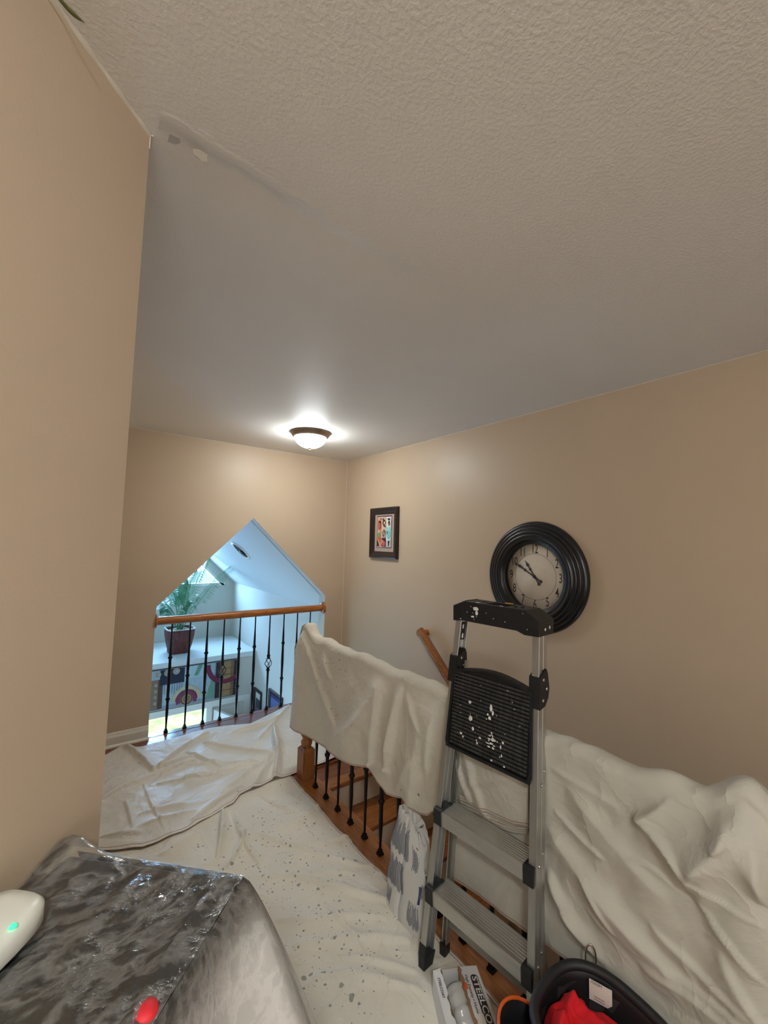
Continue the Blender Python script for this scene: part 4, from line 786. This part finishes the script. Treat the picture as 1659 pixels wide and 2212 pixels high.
bpy.context.view_layer.update(); me = bpy.data.meshes.new_from_object(cap.evaluated_get(bpy.context.evaluated_depsgraph_get())); cap.modifiers.clear(); cap.data = me; bpy.data.objects.remove(co)
md = cap.modifiers.new('bevel', 'BEVEL'); md.width = .0025; md.segments = 2; md.limit_method = 'ANGLE'
MB().obox(cf(-.0+.012, zt_+.0015, .084), LA*.016, LN*.004, UPc*.0012).build('yellow_strip', M['gold'], cap)
MB().prism([cf(-hw-.001, s0+.0615, .0), cf(-hw+.05, s0+.0835, .0), cf(-hw+.05, s0+.0835, .09), cf(-hw-.001, s0+.0615, .09)], UPc*.0012).build('alu_corner', M['alu'], cap)  # thin aluminium plate over the cap's left slope
sp = [(-.075, s0+.06, .014, .007), (-.07, s0+.045, .006, .010), (-.088, s0+.028, .008, .004), (-.145, s0+.012, .004, .0015)]+[(r.uniform(-.16, .16), s0+r.uniform(.01, .07), .002, .0016) for _ in range(10)]
splats(sp, lambda x, y, k: cf(x, y, -.0125-.001*k), 'paint_splatter', cap, 6)
sp = [(-.078, .006, .010, .009), (-.02, .016, .006, .004), (.0, .020, .004, .006), (.03, .002, .010, .003)]
splats(sp, lambda x, y, k: cf(x, zt_-(.0215 if -.04 < x < .04 and y > .008 else -.0002)+.001*k, y), 'paint_splatter', cap, 8)
for rv in ((.03, .02, .005, .005), (.062, .024, .005, .006)): splats([rv], lambda x, y, k: cf(hw+.0015+.001*k, s0+y, x), 'end_rivet', cap, 2)
text_mb('200', .014, cf(.004, zt_-.0218, .040), LA, LN, 1, .0004, 'LEFT').build('embossed_number', M['splat'], cap)
# warning sticker on the inner face of the far rail
MB().prism([LP3(-1, s, .0265+.0, n) for s, n in ((1.20, .006), (1.27, .006), (1.27, .03), (1.20, .03))], LA*.0008).build('black_sticker', M['blackp'], lad)
splats([(.016, 1.252, .005, .009), (.018, 1.215, .006, .010)], lambda x, y, k: LP3(-1, y, .0275+.0004*k, x), 'sticker_marks', lad, 3)
for sd in (-1, 1):
    pass
MB().obox((LP3(-1, .14, .02, .118)+LP3(1, .14, -.02, .118))/2, LA*(q[4]/2-.03), LN*.008, np.array((0, 0, .016))).build('rear_brace', M['alu2'], lad, bevel=.001)
MB().obox((LP3(-1, .62, .03, .090)+LP3(1, .62, -.03, .090))/2, LA*(q[4]/2-.05), LN*.006, np.array((0, 0, .012))).build('rear_brace', M['alu2'], lad, bevel=.001)
MB().tube([LP3(1, .12, -.05, .110), LP3(1, .0, -.13, .125)], .006).tube([LP3(-1, .20, .02, .055), LP3(-1, .25, .085, .11)], .004).build('diagonal_brace', M['alu2'], lad)
# ================================================================== PLASTER SACK
def sack():
    t = thing('plaster_sack', 'opened white paper plaster sack with grey print leaning on the balusters', 'sack', (1.235, 1.41, 0))
    nz, na = 46, 56; P = np.zeros((nz, na+1, 3))
    for i in range(nz):
        v = i/(nz-1); z = .005+v*.385
        hwid = .118-.012*v-.045*max(0, v-.6)**1.0*1.6; dep = .048*(1-.35*v)+.01*math.sin(v*3); p = 3.2
        cx = 1.232+.045*v; cyy = 1.412+.018*v-.0*v
        for j in range(na+1):
            a = 2*math.pi*j/na; c, s = math.cos(a), math.sin(a)
            y = abs(s)**(2/p)*(1 if s >= 0 else -1)*hwid; x = -abs(c)**(2/p)*(1 if c >= 0 else -1)*dep
            topcut = 1-.22*max(0, (v-.45)/.55)*(1 if y < 0 else .0)*min(1, -y/.08 if y < 0 else 0)
            zz = z*topcut+(.006*math.sin(j*1.7)+.004*math.sin(j*4.1))*max(0, v-.85)*6
            wr = .004*math.sin(v*17+a*3)+.003*math.sin(a*9+v*5)*v
            P[i, j] = (cx+x*(1+wr*6), cyy+y+wr, zz)
    MB().grid(P).build('paper_body', M['sack'], t, thick=.0015, offset=-1)
    top = P[-1, :-1]; c = top.mean(0); rings = [[tuple(p) for p in top], [tuple(c+(p-c)*.7+np.array((0, 0, .012+.008*math.sin(k*2.3)))) for k, p in enumerate(top)], [tuple(c+(p-c)*.35+np.array((0, 0, -.012+.01*math.sin(k*1.1)))) for k, p in enumerate(top)], [tuple(c+(p-c)*.05+np.array((0, 0, -.02))) for k, p in enumerate(top)]]
    MB().loft(rings, True, False).build('crumpled_top', M['sack'], t)
    bot = P[0, :-1]; MB().add([tuple(p) for p in bot], [tuple(range(len(bot)))]).build('sack_bottom', M['sack'], t)
    # print: columns of text lines running up the face; face parameters u along width (far to near), v up
    def face(u, v, lift=.0012):
        i = v*(nz-1); i0 = int(min(nz-2, max(0, i))); f = i-i0; jj = 28*0
        # angles with c>0 face the room; u from 0 (far) .. 1 (near)
        a = math.pi/2*(1-2*u)*.93; j = (a/(2*math.pi)*na) % na; j0 = int(j); g = j-j0
        q_ = lambda ii, j_: P[ii, j_ % na]
        p = (q_(i0, j0)*(1-g)+q_(i0, j0+1)*g)*(1-f)+(q_(i0+1, j0)*(1-g)+q_(i0+1, j0+1)*g)*f
        return p+np.array((-lift, 0, 0))
    mb = MB(); r = np.random.default_rng(12)
    def line(u0, u1, v0, v1, n=10):
        vs = []; fs = []
        for k in range(n+1): v = v0+(v1-v0)*k/n; vs += [face(u0, v), face(u1, v)]
        for k in range(n): fs.append((2*k, 2*k+1, 2*k+3, 2*k+2))
        mb.add(vs, fs)
    for (ua, ub, va, vb, w) in ((.12, .54, .60, .93, .013), (.16, .52, .26, .56, .013), (.12, .38, .05, .24, .013), (.62, .78, .58, .86, .016), (.60, .84, .06, .30, .016), (.82, .96, .34, .52, .016)):
        u = ua
        while u < ub:
            cut = r.uniform(0, .05) if r.random() < .7 else r.uniform(0, .15); line(u, u+w*.62, va+(r.uniform(0, .04)), vb-cut, 10); u += w
    for k in range(5): line(.64, .80, .66+.035*k, .668+.035*k, 2)
    mb.build('printed_text', M['sackprint'], t, kind='stuff')
    mb = MB(); line(.80, .865, .30, .47, 6); line(.955, .999, .50, .68, 6); mb.build('navy_label', M['sacknavy'], t)
    text_mb('D', .026, P[int(.62*nz), int(na*.77)]+np.array((0, -.004, 0)), (.9, -.3, 0), (0, 0, 1.), 1, .001).build('label_letter', M['white'], t)
    mb = MB(); line(.70, .76, .87, .89, 3); line(.10, .14, .40, .43, 3); mb.build('rust_stain', M['kraft'], t)
sack()
# ================================================================== OPEN CARTON OF PLASTIC BAGS
t = thing('bag_carton', 'torn open white STEELCOAT carton with a roll of clear bags on the floor', 'box', (1.12, .98, 0))
dL = np.array((-.48, -.877, 0)); dW = np.array((.877, -.48, 0)); O = np.array((1.098, 1.118, .005)); Wc, Lc, Hc = .158, .36, .088
def bp(l, w, z): return O+dL*l+dW*w+np.array((0, 0, z))
MB().hexa([bp(0, 0, 0), bp(Lc, 0, 0), bp(Lc, Wc, 0), bp(0, Wc, 0), bp(0, 0, .003), bp(Lc, 0, .003), bp(Lc, Wc, .003), bp(0, Wc, .003)]).build('carton_base', M['carton'], t)
def wallp(l0, w0, l1, w1, jag, seed, name, m_, th_=.003):
    r = np.random.default_rng(seed); n = 26; fr = []; 
    for i in range(n+1):
        f = i/n; l, w = l0+(l1-l0)*f, w0+(w1-w0)*f; h = Hc-jag*r.random(); fr.append([bp(l, w, 0), bp(l, w, h), bp(l, w, h)+np.array((dW if abs(l1-l0) > abs(w1-w0) else dL))*th_, bp(l, w, 0)+np.array((dW if abs(l1-l0) > abs(w1-w0) else dL))*th_])
    return MB().loft(fr, False).build(name, m_, t)
wallp(0, 0, Lc, 0, .004, 1, 'carton_side', M['carton']); wallp(0, Wc-.003, Lc, Wc-.003, .003, 2, 'carton_side', M['carton']); wallp(0, 0, 0, Wc, .0, 3, 'carton_end', M['carton']); wallp(Lc-.003, 0, Lc-.003, Wc, .0, 4, 'carton_end', M['carton'])
# torn top flaps left and right with raw cardboard edges
def flap(w0, w1, seed, z0, z1, name='torn_flap'):
    r = np.random.default_rng(seed); n = 30; A_ = []; 
    for i in range(n+1):
        l = Lc*i/n; e = w1+.008*(r.random()-.5); A_.append([bp(l, w0, z0), bp(l, e, z1), bp(l, e, z1-.003), bp(l, w0, z0-.003)])
    o = MB().loft(A_, False).build(name, M['carton'], t)
    E_ = [[p[1]+np.array((0, 0, .0006)), bp(Lc*i/n, w1+(w1-w0)*(.10+.12*r.random()), z1-.004-.004*r.random()), bp(Lc*i/n, w1+(w1-w0)*.12, z1-.010), p[2]] for i, p in enumerate(A_)]
    MB().loft(E_, False).build('raw_edge', M['kraft'], o); return o
fR = flap(Wc, Wc-.062, 8, Hc, Hc+.004); fL = flap(0, .026, 9, Hc, Hc+.006)
zz = Hc+.0062
bar = []
for l0, l1, w0, w1 in ((.030, .29, Wc-.036, Wc-.010),):
    pts = []
    for a in np.linspace(math.pi/2, 3*math.pi/2, 8): pts.append((l0+.010+.010*math.cos(a), (w0+w1)/2+(w1-w0)/2*math.sin(a)))
    for a in np.linspace(-math.pi/2, math.pi/2, 8): pts.append((l1-.010+.010*math.cos(a), (w0+w1)/2+(w1-w0)/2*math.sin(a)))
    bar.append(pts)
def topz(w): return Hc+.004*(Wc-w)/.062
MB().prism([bp(l, w, topz(w)+.0003) for l, w in bar[0]], (0, 0, .0006)).build('black_band', M['cartonink'], fR)
text_mb('STEELCOAT', .0275, bp(.038, Wc-.023, topz(Wc-.023)+.001), dL, dW*1.0, 1.28, .0002, 'LEFT', bold=.0006).build('carton_lettering', M['carton'], fR) if False else None
def txt(s_, size, l, w, sq, m_, par, flip=1, bold=0, base=None):
    # letters run away from the far end towards the viewer, tops towards the stair side
    z = base if base is not None else topz(w)+.0011
    return text_mb(s_, size, bp(l, w, z), dL, dW*flip+(np.array((0, 0, -.0645)) if base is None else 0), sq, .0, 'LEFT', bold).build('carton_lettering', m_, par)
txt('STEELCOAT', .027, .036, Wc-.023, 1.30, M['carton'], fR, 1, .0005)
txt('High Density \u2022 Home De', .0125, .030, Wc-.050, 1.12, M['cartonink'], fR, 1, .0002)
txt('STEELCOAT', .012, .03, .012, 1.0, M['cartonink'], fL, 1, .0002, Hc+.0055)
MB().prism([bp(.15, Wc-.058, topz(Wc-.058)+.0012), bp(.225, Wc-.058, topz(Wc-.058)+.0012), bp(.225, Wc-.034, topz(Wc-.034)+.0012), bp(.15, Wc-.034, topz(Wc-.034)+.0012)], (0, 0, .0006)).build('white_sticker', M['paper'], fR)
MB().prism([bp(.055, Wc-.063, Hc+.006), bp(.075, Wc-.068, Hc+.002), bp(.078, Wc-.058, Hc+.0065), bp(.058, Wc-.056, Hc+.0065)], (0, 0, .001)).build('orange_tear', M['orange'], fR)
# the roll
N_ = 40; rings = []
for i, l in enumerate(np.linspace(.03, Lc-.02, 26)):
    rr = .040+.0015*math.sin(l*40)+.0018*math.sin(l*170); rr = rr*(.55 if i == 0 else 1)
    if abs(l-.10) < .01: rr *= .88
    rings.append([bp(l, Wc*.47, .046)+dW*(rr*(1+.035*math.sin(5*a+l*20)+.02*math.sin(11*a-l*60)))*math.cos(a)+np.array((0, 0, rr*.95*math.sin(a))) for a in np.linspace(0, 2*math.pi, N_, endpoint=False)])
MB().loft(rings, True).build('bag_roll', M['roll'], t)
# ================================================================== TOOL BAG WITH RED RAG
tb = thing('tool_bag', 'open black fabric tool bag with orange piping beside the ladder', 'bag', (1.13, .53, 0))
C0 = np.array((1.118, .525)); Rx, Ry, ZB = .150, .180, .385
def rim(a, z, k=1.0, inn=0.0):
    r = 1/((abs(math.cos(a))**2.6+abs(math.sin(a))**2.6)**(1/2.6)); return np.array((C0[0]+(Rx*k-inn)*r*math.cos(a), C0[1]+(Ry*k-inn)*r*math.sin(a), z+.010*math.sin(2*a+.5)*(z/ZB)))
AN = np.linspace(0, 2*math.pi, 72, endpoint=False)
MB().loft([[rim(a, z, k) for a in AN] for z, k in ((.006, .93), (.012, .97), (.12, 1.0), (.26, 1.0+.0), (ZB-.02, .99), (ZB, .985))]+[[rim(a, z, .985, i_) for a in AN] for z, i_ in ((ZB, .008), (ZB-.03, .010), (.20, .016), (.03, .02))], True).build('bag_body', M['bagblack'], tb)
MB().loft([[rim(a, z, .985, .0105+.004*math.sin(9*a+z*30)+.002*math.sin(23*a)) for a in AN] for z in (ZB-.035, .30, .24, .18, .10, .035)], True, False).build('lining', M['bagin'], tb)
rr_ = [rim(a, ZB, .985, .004) for a in list(AN)+[AN[0]]]; MB().tube(rr_, .0125, 10).build('padded_rim', M['bagblack'], tb)
# outer pocket facing the room, with orange edges
pts = [];
def pocket(a0, a1, zlo, zhi, outw, name):
    A_ = np.linspace(a0, a1, 26); fr = []; edge = []
    for i, a in enumerate(A_):
        f = i/25; bul = math.sin(math.pi*min(1, max(0, f)))**.5; z1 = zhi-.05*(abs(2*f-1)**3); p = []
        for k in range(7): s = k/6; q_ = rim(a, zlo+(z1-zlo)*s, 1.0); dr = np.array((math.cos(a), math.sin(a), 0)); p.append(q_+dr*(.004+outw*bul*(.5+.5*s)))
        fr.append(p); edge.append(p[-1])
    fr = np.array(fr); o = MB().grid(fr).build(name, M['bagblack'], tb, thick=.006, offset=1)
    MB().tube([fr[0, k] for k in range(7)]+[tuple(e) for e in edge]+[fr[-1, k] for k in range(6, -1, -1)], .0042, 8).build('orange_piping', M['orange'], o); return o
pocket(math.radians(100), math.radians(200), .03, .375, .085, 'side_pocket'); pocket(math.radians(208), math.radians(262), .03, .30, .05, 'side_pocket')
a = math.radians(150); MB().tube([rim(a, z, 1.0)+np.array((-.003, .0, 0)) for z in (.30, .34, .372)], .0035, 8).build('orange_seam', M['orange'], tb)
# metal ring at the rim
Pc_ = at_z(1276, 2068, .405); MB().tube([Pc_+np.array((.018*math.cos(t)*.5, -.018*math.cos(t)*.6, .034*math.sin(t))) for t in np.linspace(0, 2*math.pi, 25)], .0022, 8).build('steel_ring', M['steel'], tb)
# wash label hanging inside the far rim
Pt = [rim(math.radians(a_), z, .985, .022) for a_, z in ((40, .374), (20, .374), (20, .337), (24, .324), (40, .324))]
lb = MB().prism(Pt, np.array((-.0012, -.0008, 0))).build('care_label', M['paper'], tb)
cR = (Pt[1]-Pt[0]); cR = cR/np.linalg.norm(cR); cU = Pt[0]-Pt[4]; cU = cU-cR*cU.dot(cR); cU = cU/np.linalg.norm(cU)
text_mb('7000M', .0115, Pt[0]+cR*.003-cU*.006+np.array((-.0015, -.001, .001)), cR, cU, .9, .0, 'LEFT').build('label_print', M['cartonink'], lb)
mb = MB()
for k in range(2): o_ = Pt[4]+cR*.012+cU*(.006+.006*k)+np.array((-.0015, -.001, .001)); mb.add([o_, o_+cR*.026, o_+cR*.026+cU*.0015, o_+cU*.0015], [(0, 1, 2, 3)])
mb.build('label_lines', M['cartonink'], lb)
# red rag stuffed in
n = 70; XX, YY = np.meshgrid(np.linspace(-1, 1, n), np.linspace(-1, 1, n), indexing='ij'); RR = np.sqrt(XX**2+YY**2)
hgt = .305+.045*np.exp(-((XX+.15)**2+(YY-.1)**2)/.6)+.026*crease(XX, YY, (-.8, .5), (.6, .6), .18, 1, .6)+.030*crease(XX, YY, (.1, -.8), (.25, .8), .14, 1, .7)-.03*crease(XX, YY, (-.35, -.9), (-.1, .8), .12, 1, .6)+.018*crease(XX, YY, (-.9, -.2), (.3, -.6), .12, 1, .6)+.016*fbm(XX, YY, 2.5, 90)-.12*np.clip(RR-.85, 0, 1)
rg = MB().grid(np.stack([C0[0]-.004+XX*np.sqrt(1-YY**2*.45)*.118, C0[1]+.030+YY*np.sqrt(1-XX**2*.45)*.130, hgt+.03], -1)).build('red_rag', M['redcloth'], thick=.002)
tag(rg, 'crumpled bright red rag stuffed inside the black tool bag', 'rag')
# a grey film bag further back inside
XX, YY = np.meshgrid(np.linspace(-1, 1, 40), np.linspace(-1, 1, 40), indexing='ij')
gb = MB().grid(np.stack([C0[0]+.085+XX*.05, C0[1]-.08+YY*.07, .29-.06*(XX**2+YY**2)+.02*ridged(XX, YY, 1.7, 44, 3)], -1)).build('plastic_bag', M['roll'], thick=.001)
tag(gb, 'crumpled clear plastic bag inside the tool bag, behind the red rag', 'bag')
# ================================================================== COVERED CABINET BY THE DIAGONAL WALL
dD = np.array((-1, -1, 0))/2**.5; dO = np.array((1, -1, 0))/2**.5
A0 = np.array((.030, .923, 0)); DEP, LEN, CT = .312, 1.05, 1.02
def cp(s, o, z): return A0+dD*s+dO*o+np.array((0, 0, z))
cb_ = thing('cabinet', 'waist-high dark cabinet under clear plastic film against the left wall', 'cabinet', A0)
MB().hexa([cp(.02, .004, .06), cp(LEN-.02, .004, .06), cp(LEN-.02, DEP-.02, .06), cp(.02, DEP-.02, .06), cp(.02, .004, CT-.025), cp(LEN-.02, .004, CT-.025), cp(LEN-.02, DEP-.02, CT-.025), cp(.02, DEP-.02, CT-.025)]).build('carcass', M['wooddark'], cb_, bevel=.004)
MB().hexa([cp(0, .004, CT-.025), cp(LEN, .004, CT-.025), cp(LEN, DEP, CT-.025), cp(0, DEP, CT-.025), cp(0, .004, CT), cp(LEN, .004, CT), cp(LEN, DEP, CT), cp(0, DEP, CT)]).build('cabinet_top', M['wooddark'], cb_, bevel=.005)
for s, o in ((.04, .03), (LEN-.04, .03), (.04, DEP-.05), (LEN-.04, DEP-.05)): MB().lathe([(.016, .016), (.022, .075)], cp(s, o, 0), n=12).build('foot', M['wooddark'], cb_)
for k in range(2):
    s0_, s1_ = .04+k*.49, .51+k*.49
    dr = MB().hexa([cp(s0_, DEP-.022, .10), cp(s1_, DEP-.022, .10), cp(s1_, DEP-.006, .10), cp(s0_, DEP-.006, .10), cp(s0_, DEP-.022, CT-.05), cp(s1_, DEP-.022, CT-.05), cp(s1_, DEP-.006, CT-.05), cp(s0_, DEP-.006, CT-.05)]).build('door', M['wooddark'], cb_, bevel=.004)
    MB().lathe([(0, 0), (.006, 0), (.006, .01), (.014, .016), (.012, .024), (0, .026)], cp(s1_-.04 if k == 0 else s0_+.04, DEP-.006, .6), dO, 14).build('knob', M['nickel'], dr)
# white device and red cap under the film
dv = at_z(2, 2022, 1.04); dvr = thing('wifi_router', 'white rounded device with a green light lying on the plastic film', 'device', (dv[0], dv[1], CT+.012))
mb = MB()
rings = []
for z, k in ((0, .9), (.006, 1), (.026, 1), (.034, .93), (.037, .75), (.037, 0.02)):
    rings.append([tuple(np.array((dv[0]-.045, dv[1]-.035, CT+.013+z))+dD*(.10*k*(abs(math.cos(a))**.6*(1 if math.cos(a) > 0 else -1)))+dO*(.050*k*(abs(math.sin(a))**.6*(1 if math.sin(a) > 0 else -1)))) for a in np.linspace(0, 2*math.pi, 48, endpoint=False)])
mb.loft(rings, True).build('housing', M['white2'], dvr)
lp = at_z(28, 2004, CT+.0495); MB().lathe([(0, 0), (.0045, .001), (.003, .004), (0, .005)], lp, (0, 0, 1), 14).build('green_light', M['led'], dvr)
rc = at_z(315, 2188, CT+.004); rcp = MB().lathe([(0, 0), (.013, 0), (.0135, .004), (.012, .009), (.004, .011), (0, .011)], (rc[0], rc[1], CT+.0005), n=28).build('bottle_cap', M['red']); tag(rcp, 'small round red cap lying under the plastic film near the bottom edge', 'cap')
# clear film: stretched top, front curtain and flared corner
film = thing('plastic_sheet', 'crinkled clear plastic masking sheet covering the dark cabinet at lower left', 'plastic sheet', A0)
ns, no = 150, 60; S_, O_ = np.meshgrid(np.linspace(-.006, LEN+.02, ns), np.linspace(.003, DEP+.006, no), indexing='ij')
hump = .040*np.exp(-((S_-.02)/.05)**2-((O_-.03)/.05)**2)
dvl = np.array((dv[0]-.045, dv[1]-.035, 0))-A0; ds, do_ = dvl.dot(dD), dvl.dot(dO)
dist = np.sqrt(np.maximum(0, np.abs(S_-ds)-.10)**2+np.maximum(0, np.abs(O_-do_)-.05)**2); tent = .010*np.exp(-(dist/.02))*np.clip(dist/.01, 0, 1)
ang = np.arctan2(O_-do_, ds-S_)
rays = .006*np.exp(-dist/.25)*np.clip(dist/.03, 0, 1)*(np.abs(np.sin(ang*7+.6))**3)
Zt = CT+.004+hump+tent+rays+.005*np.clip(ridged(S_*1.0, O_*2.6, 9, 61, 3), 0, 1)+.0035*fbm(S_*.8, O_*3, 22, 62)
Zt += crease(S_, O_, (.01, DEP-.01), (ds-.05, do_+.02), .014, .012, .8)+crease(S_, O_, (.0, DEP-.03), (.30, DEP-.02), .012, .008, .7)+crease(S_, O_, (.0, .10), (.02, DEP), .02, .006, .6)
edge = np.clip(np.minimum(np.minimum(S_+.006, DEP+.006-O_)/.02, 1), 0, 1); Zt = CT+.003+(Zt-CT-.003)*(.25+.75*edge)
Pt_ = A0[None, None, :]+dD*S_[..., None]+dO*O_[..., None]; Pt_[..., 2] = Zt
MB().grid(Pt_).build('film_top', M['film'], film)
# curtain round the front edge, the corner and the end
rimp = []; 
for s in np.linspace(LEN+.02, .0, 90): rimp.append((cp(s, DEP+.006, 0), dO, 0.0, s))
for a in np.linspace(0, math.pi/2, 16)[1:]: rimp.append((cp(-.006*math.sin(a), DEP-.0+.006*math.cos(a), 0), dO*math.cos(a)-dD*math.sin(a), math.sin(2*a), 0))
for o in np.linspace(DEP-.004, .012, 40): rimp.append((cp(-.006, o, 0), -dD, 0.0, -1-o))
nv = 70; PC = np.zeros((len(rimp), nv, 3))
for i, (b_, out, cn, s) in enumerate(rimp):
    for j in range(nv):
        v = j/(nv-1); near = math.exp(-max(0, s)/.10) if s >= 0 else math.exp(-(DEP-(-1-s))/.16)
        fl_ = (.012+.030*v)+.36*near*(v**.62)*(.55+.45*max(cn, near*.9))
        wob = .010*math.sin(i*.35+v*2)*v*(1 if s >= 0 else .6)+.004*math.sin(i*.9+3*v)*v
        p = b_+out*(fl_*(v**.25)+wob); PC[i, j] = (p[0], p[1], CT+.003-v*(CT-.03)+(Zt[0, -1]-CT-.003)*0)
PC[:, :, 2] = np.maximum(PC[:, :, 2], .018)
MB().grid(PC).build('film_curtain', M['film'], film)
# ================================================================== PALM ON THE SHELF
pb = at_z(385.5, 1412, ZSH); pc0 = np.array((pb[0]+.02, pb[1]+.11, ZSH)); print('pot', pc0)
plant = thing('potted_palm', 'potted palm in a ribbed red-brown pot on the foyer plant shelf', 'plant', pc0)
nr = 48
def potr(z, r, k=0): return [tuple(pc0+np.array(((r+(.006*abs(math.cos(a*12)) if k else 0))/((abs(math.cos(a))**5+abs(math.sin(a))**5)**.2)*math.cos(a), (r+(.006*abs(math.cos(a*12)) if k else 0))/((abs(math.cos(a))**5+abs(math.sin(a))**5)**.2)*math.sin(a), z))) for a in np.linspace(0, 2*math.pi, 96, endpoint=False)]
MB().loft([potr(0, .135), potr(.02, .142), potr(.03, .132, 1), potr(.12, .155, 1), potr(.25, .178, 1), potr(.31, .182, 1), potr(.315, .186), potr(.335, .186), potr(.335, .168), potr(.29, .160)], True).build('pot', M['pot'], plant)
MB().loft([potr(.334, .190), potr(.345, .190), potr(.345, .168), potr(.334, .168)], False, False).build('pot_rim', M['steel'], plant)
MB().lathe([(0, .30), (.06, .335), (.12, .325), (.165, .31), (.165, .29), (0, .28)], tuple(pc0), n=20).build('moss', M['soil'], plant)
def frond(base, tip, droop, w, n=30, seed=0, bare=.35, m_='leaf'):
    r = np.random.default_rng(seed); base = np.array(base); tip = np.array(tip); mid = (base+tip)/2+np.array((0, 0, droop)); mb = MB()
    pts = [base*(1-t)**2+2*mid*t*(1-t)+tip*t*t for t in np.linspace(0, 1, 22)]
    mb.tube(pts, [.006*(1-.8*k/21) for k in range(22)], 5)
    for k in range(n):
        t = bare+(1-bare)*k/n; p = base*(1-t)**2+2*mid*t*(1-t)+tip*t*t; d = 2*(mid-base)*(1-t)+2*(tip-mid)*t; d /= np.linalg.norm(d)
        sd = np.cross(d, (0, 0, 1.)); sd /= (np.linalg.norm(sd)+1e-9); L = w*(1-.45*(k/n))*(.85+.3*r.random()); upv = np.cross(sd, d)
        for sg in (-1, 1):
            dv_ = sd*sg*.45+d*.62+upv*(sg*.55-.12); dv_ /= np.linalg.norm(dv_); q1 = p+dv_*L*.5+np.array((0, 0, .01)); q2 = p+dv_*L+np.array((0, 0, -L*.28)); nn = np.cross(dv_, upv); nn /= np.linalg.norm(nn); h = .0065
            mb.add([p-nn*h*.5, p+nn*h*.5, q1+nn*h, q1-nn*h, q2], [(0, 1, 2, 3), (3, 2, 4)])
    return mb.build('frond', M[m_], plant)
b0 = pc0+np.array((0, 0, .32))
def T(px, py, Y): return at_y(px, py, Y)
frs = [((498, 1228), 6.45, .20, .16, 44, .30), ((455, 1196), 6.9, .12, .20, 34, .5), ((395, 1215), 6.8, .18, .20, 30, .35), ((428, 1236), 6.6, .16, .19, 30, .35), ((370, 1230), 6.6, .2, .18, 28, .35), ((418, 1305), 6.3, .22, .16, 26, .3),
       ((405, 1330), 6.25, .22, .14, 24, .25), ((343, 1318), 6.4, .30, .15, 28, .3), ((322, 1290), 6.6, .28, .17, 28, .3), ((352, 1335), 6.3, .16, .13, 24, .25), ((380, 1255), 6.9, .1, .17, 26, .4), ((408, 1258), 6.4, .1, .17, 26, .4), ((385, 1225), 7.0, .05, .18, 28, .4), ((360, 1270), 6.9, .15, .16, 24, .4), ((425, 1290), 6.7, .12, .15, 24, .4)]
for k, (px, Y, dr, w, n, bare) in enumerate(frs): frond(b0+np.array((.03*math.cos(k*2.4), .03*math.sin(k*2.4), 0)), T(*px, Y), dr, w, n, k, bare)
# ================================================================== TRAILING LEAF AT THE CEILING
la = at_z(116, -14, ZC-.02); lb_ = at_z(182, 50, ZC-.05)
lf = thing('trailing_leaf', 'narrow olive green leaf tip against the ceiling at the top left corner', 'leaf', la)
mb = MB(); n = 14; d = lb_-la; side = np.cross(d, (0, 0, 1)); side /= np.linalg.norm(side); L_, R2, C_ = [], [], []
for k in range(n+1):
    t = k/n; c = la+d*t+np.array((0, 0, -.004*math.sin(math.pi*t))); w = .0056*math.sin(math.pi*min(1, t*.9+.08))**.8*(1 if t < .9 else (1-t)/.1+.02); L_.append(c+side*w+np.array((0, 0, .002))); R2.append(c-side*w+np.array((0, 0, .002))); C_.append(c)
P = np.stack([np.array(L_), np.array(C_), np.array(R2)], 1); mb.grid(P).build('leaf_blade', M['leafdark'], lf, thick=.0006)
MB().tube([la+np.array((0, 0, 0)), la-d*.8+np.array((0, 0, -.01)), la-d*2.0+np.array((-.02, 0, -.06)), la-d*3.2+np.array((-.02, .0, .06))], .0015, 6).build('stem', M['leafdark'], lf)
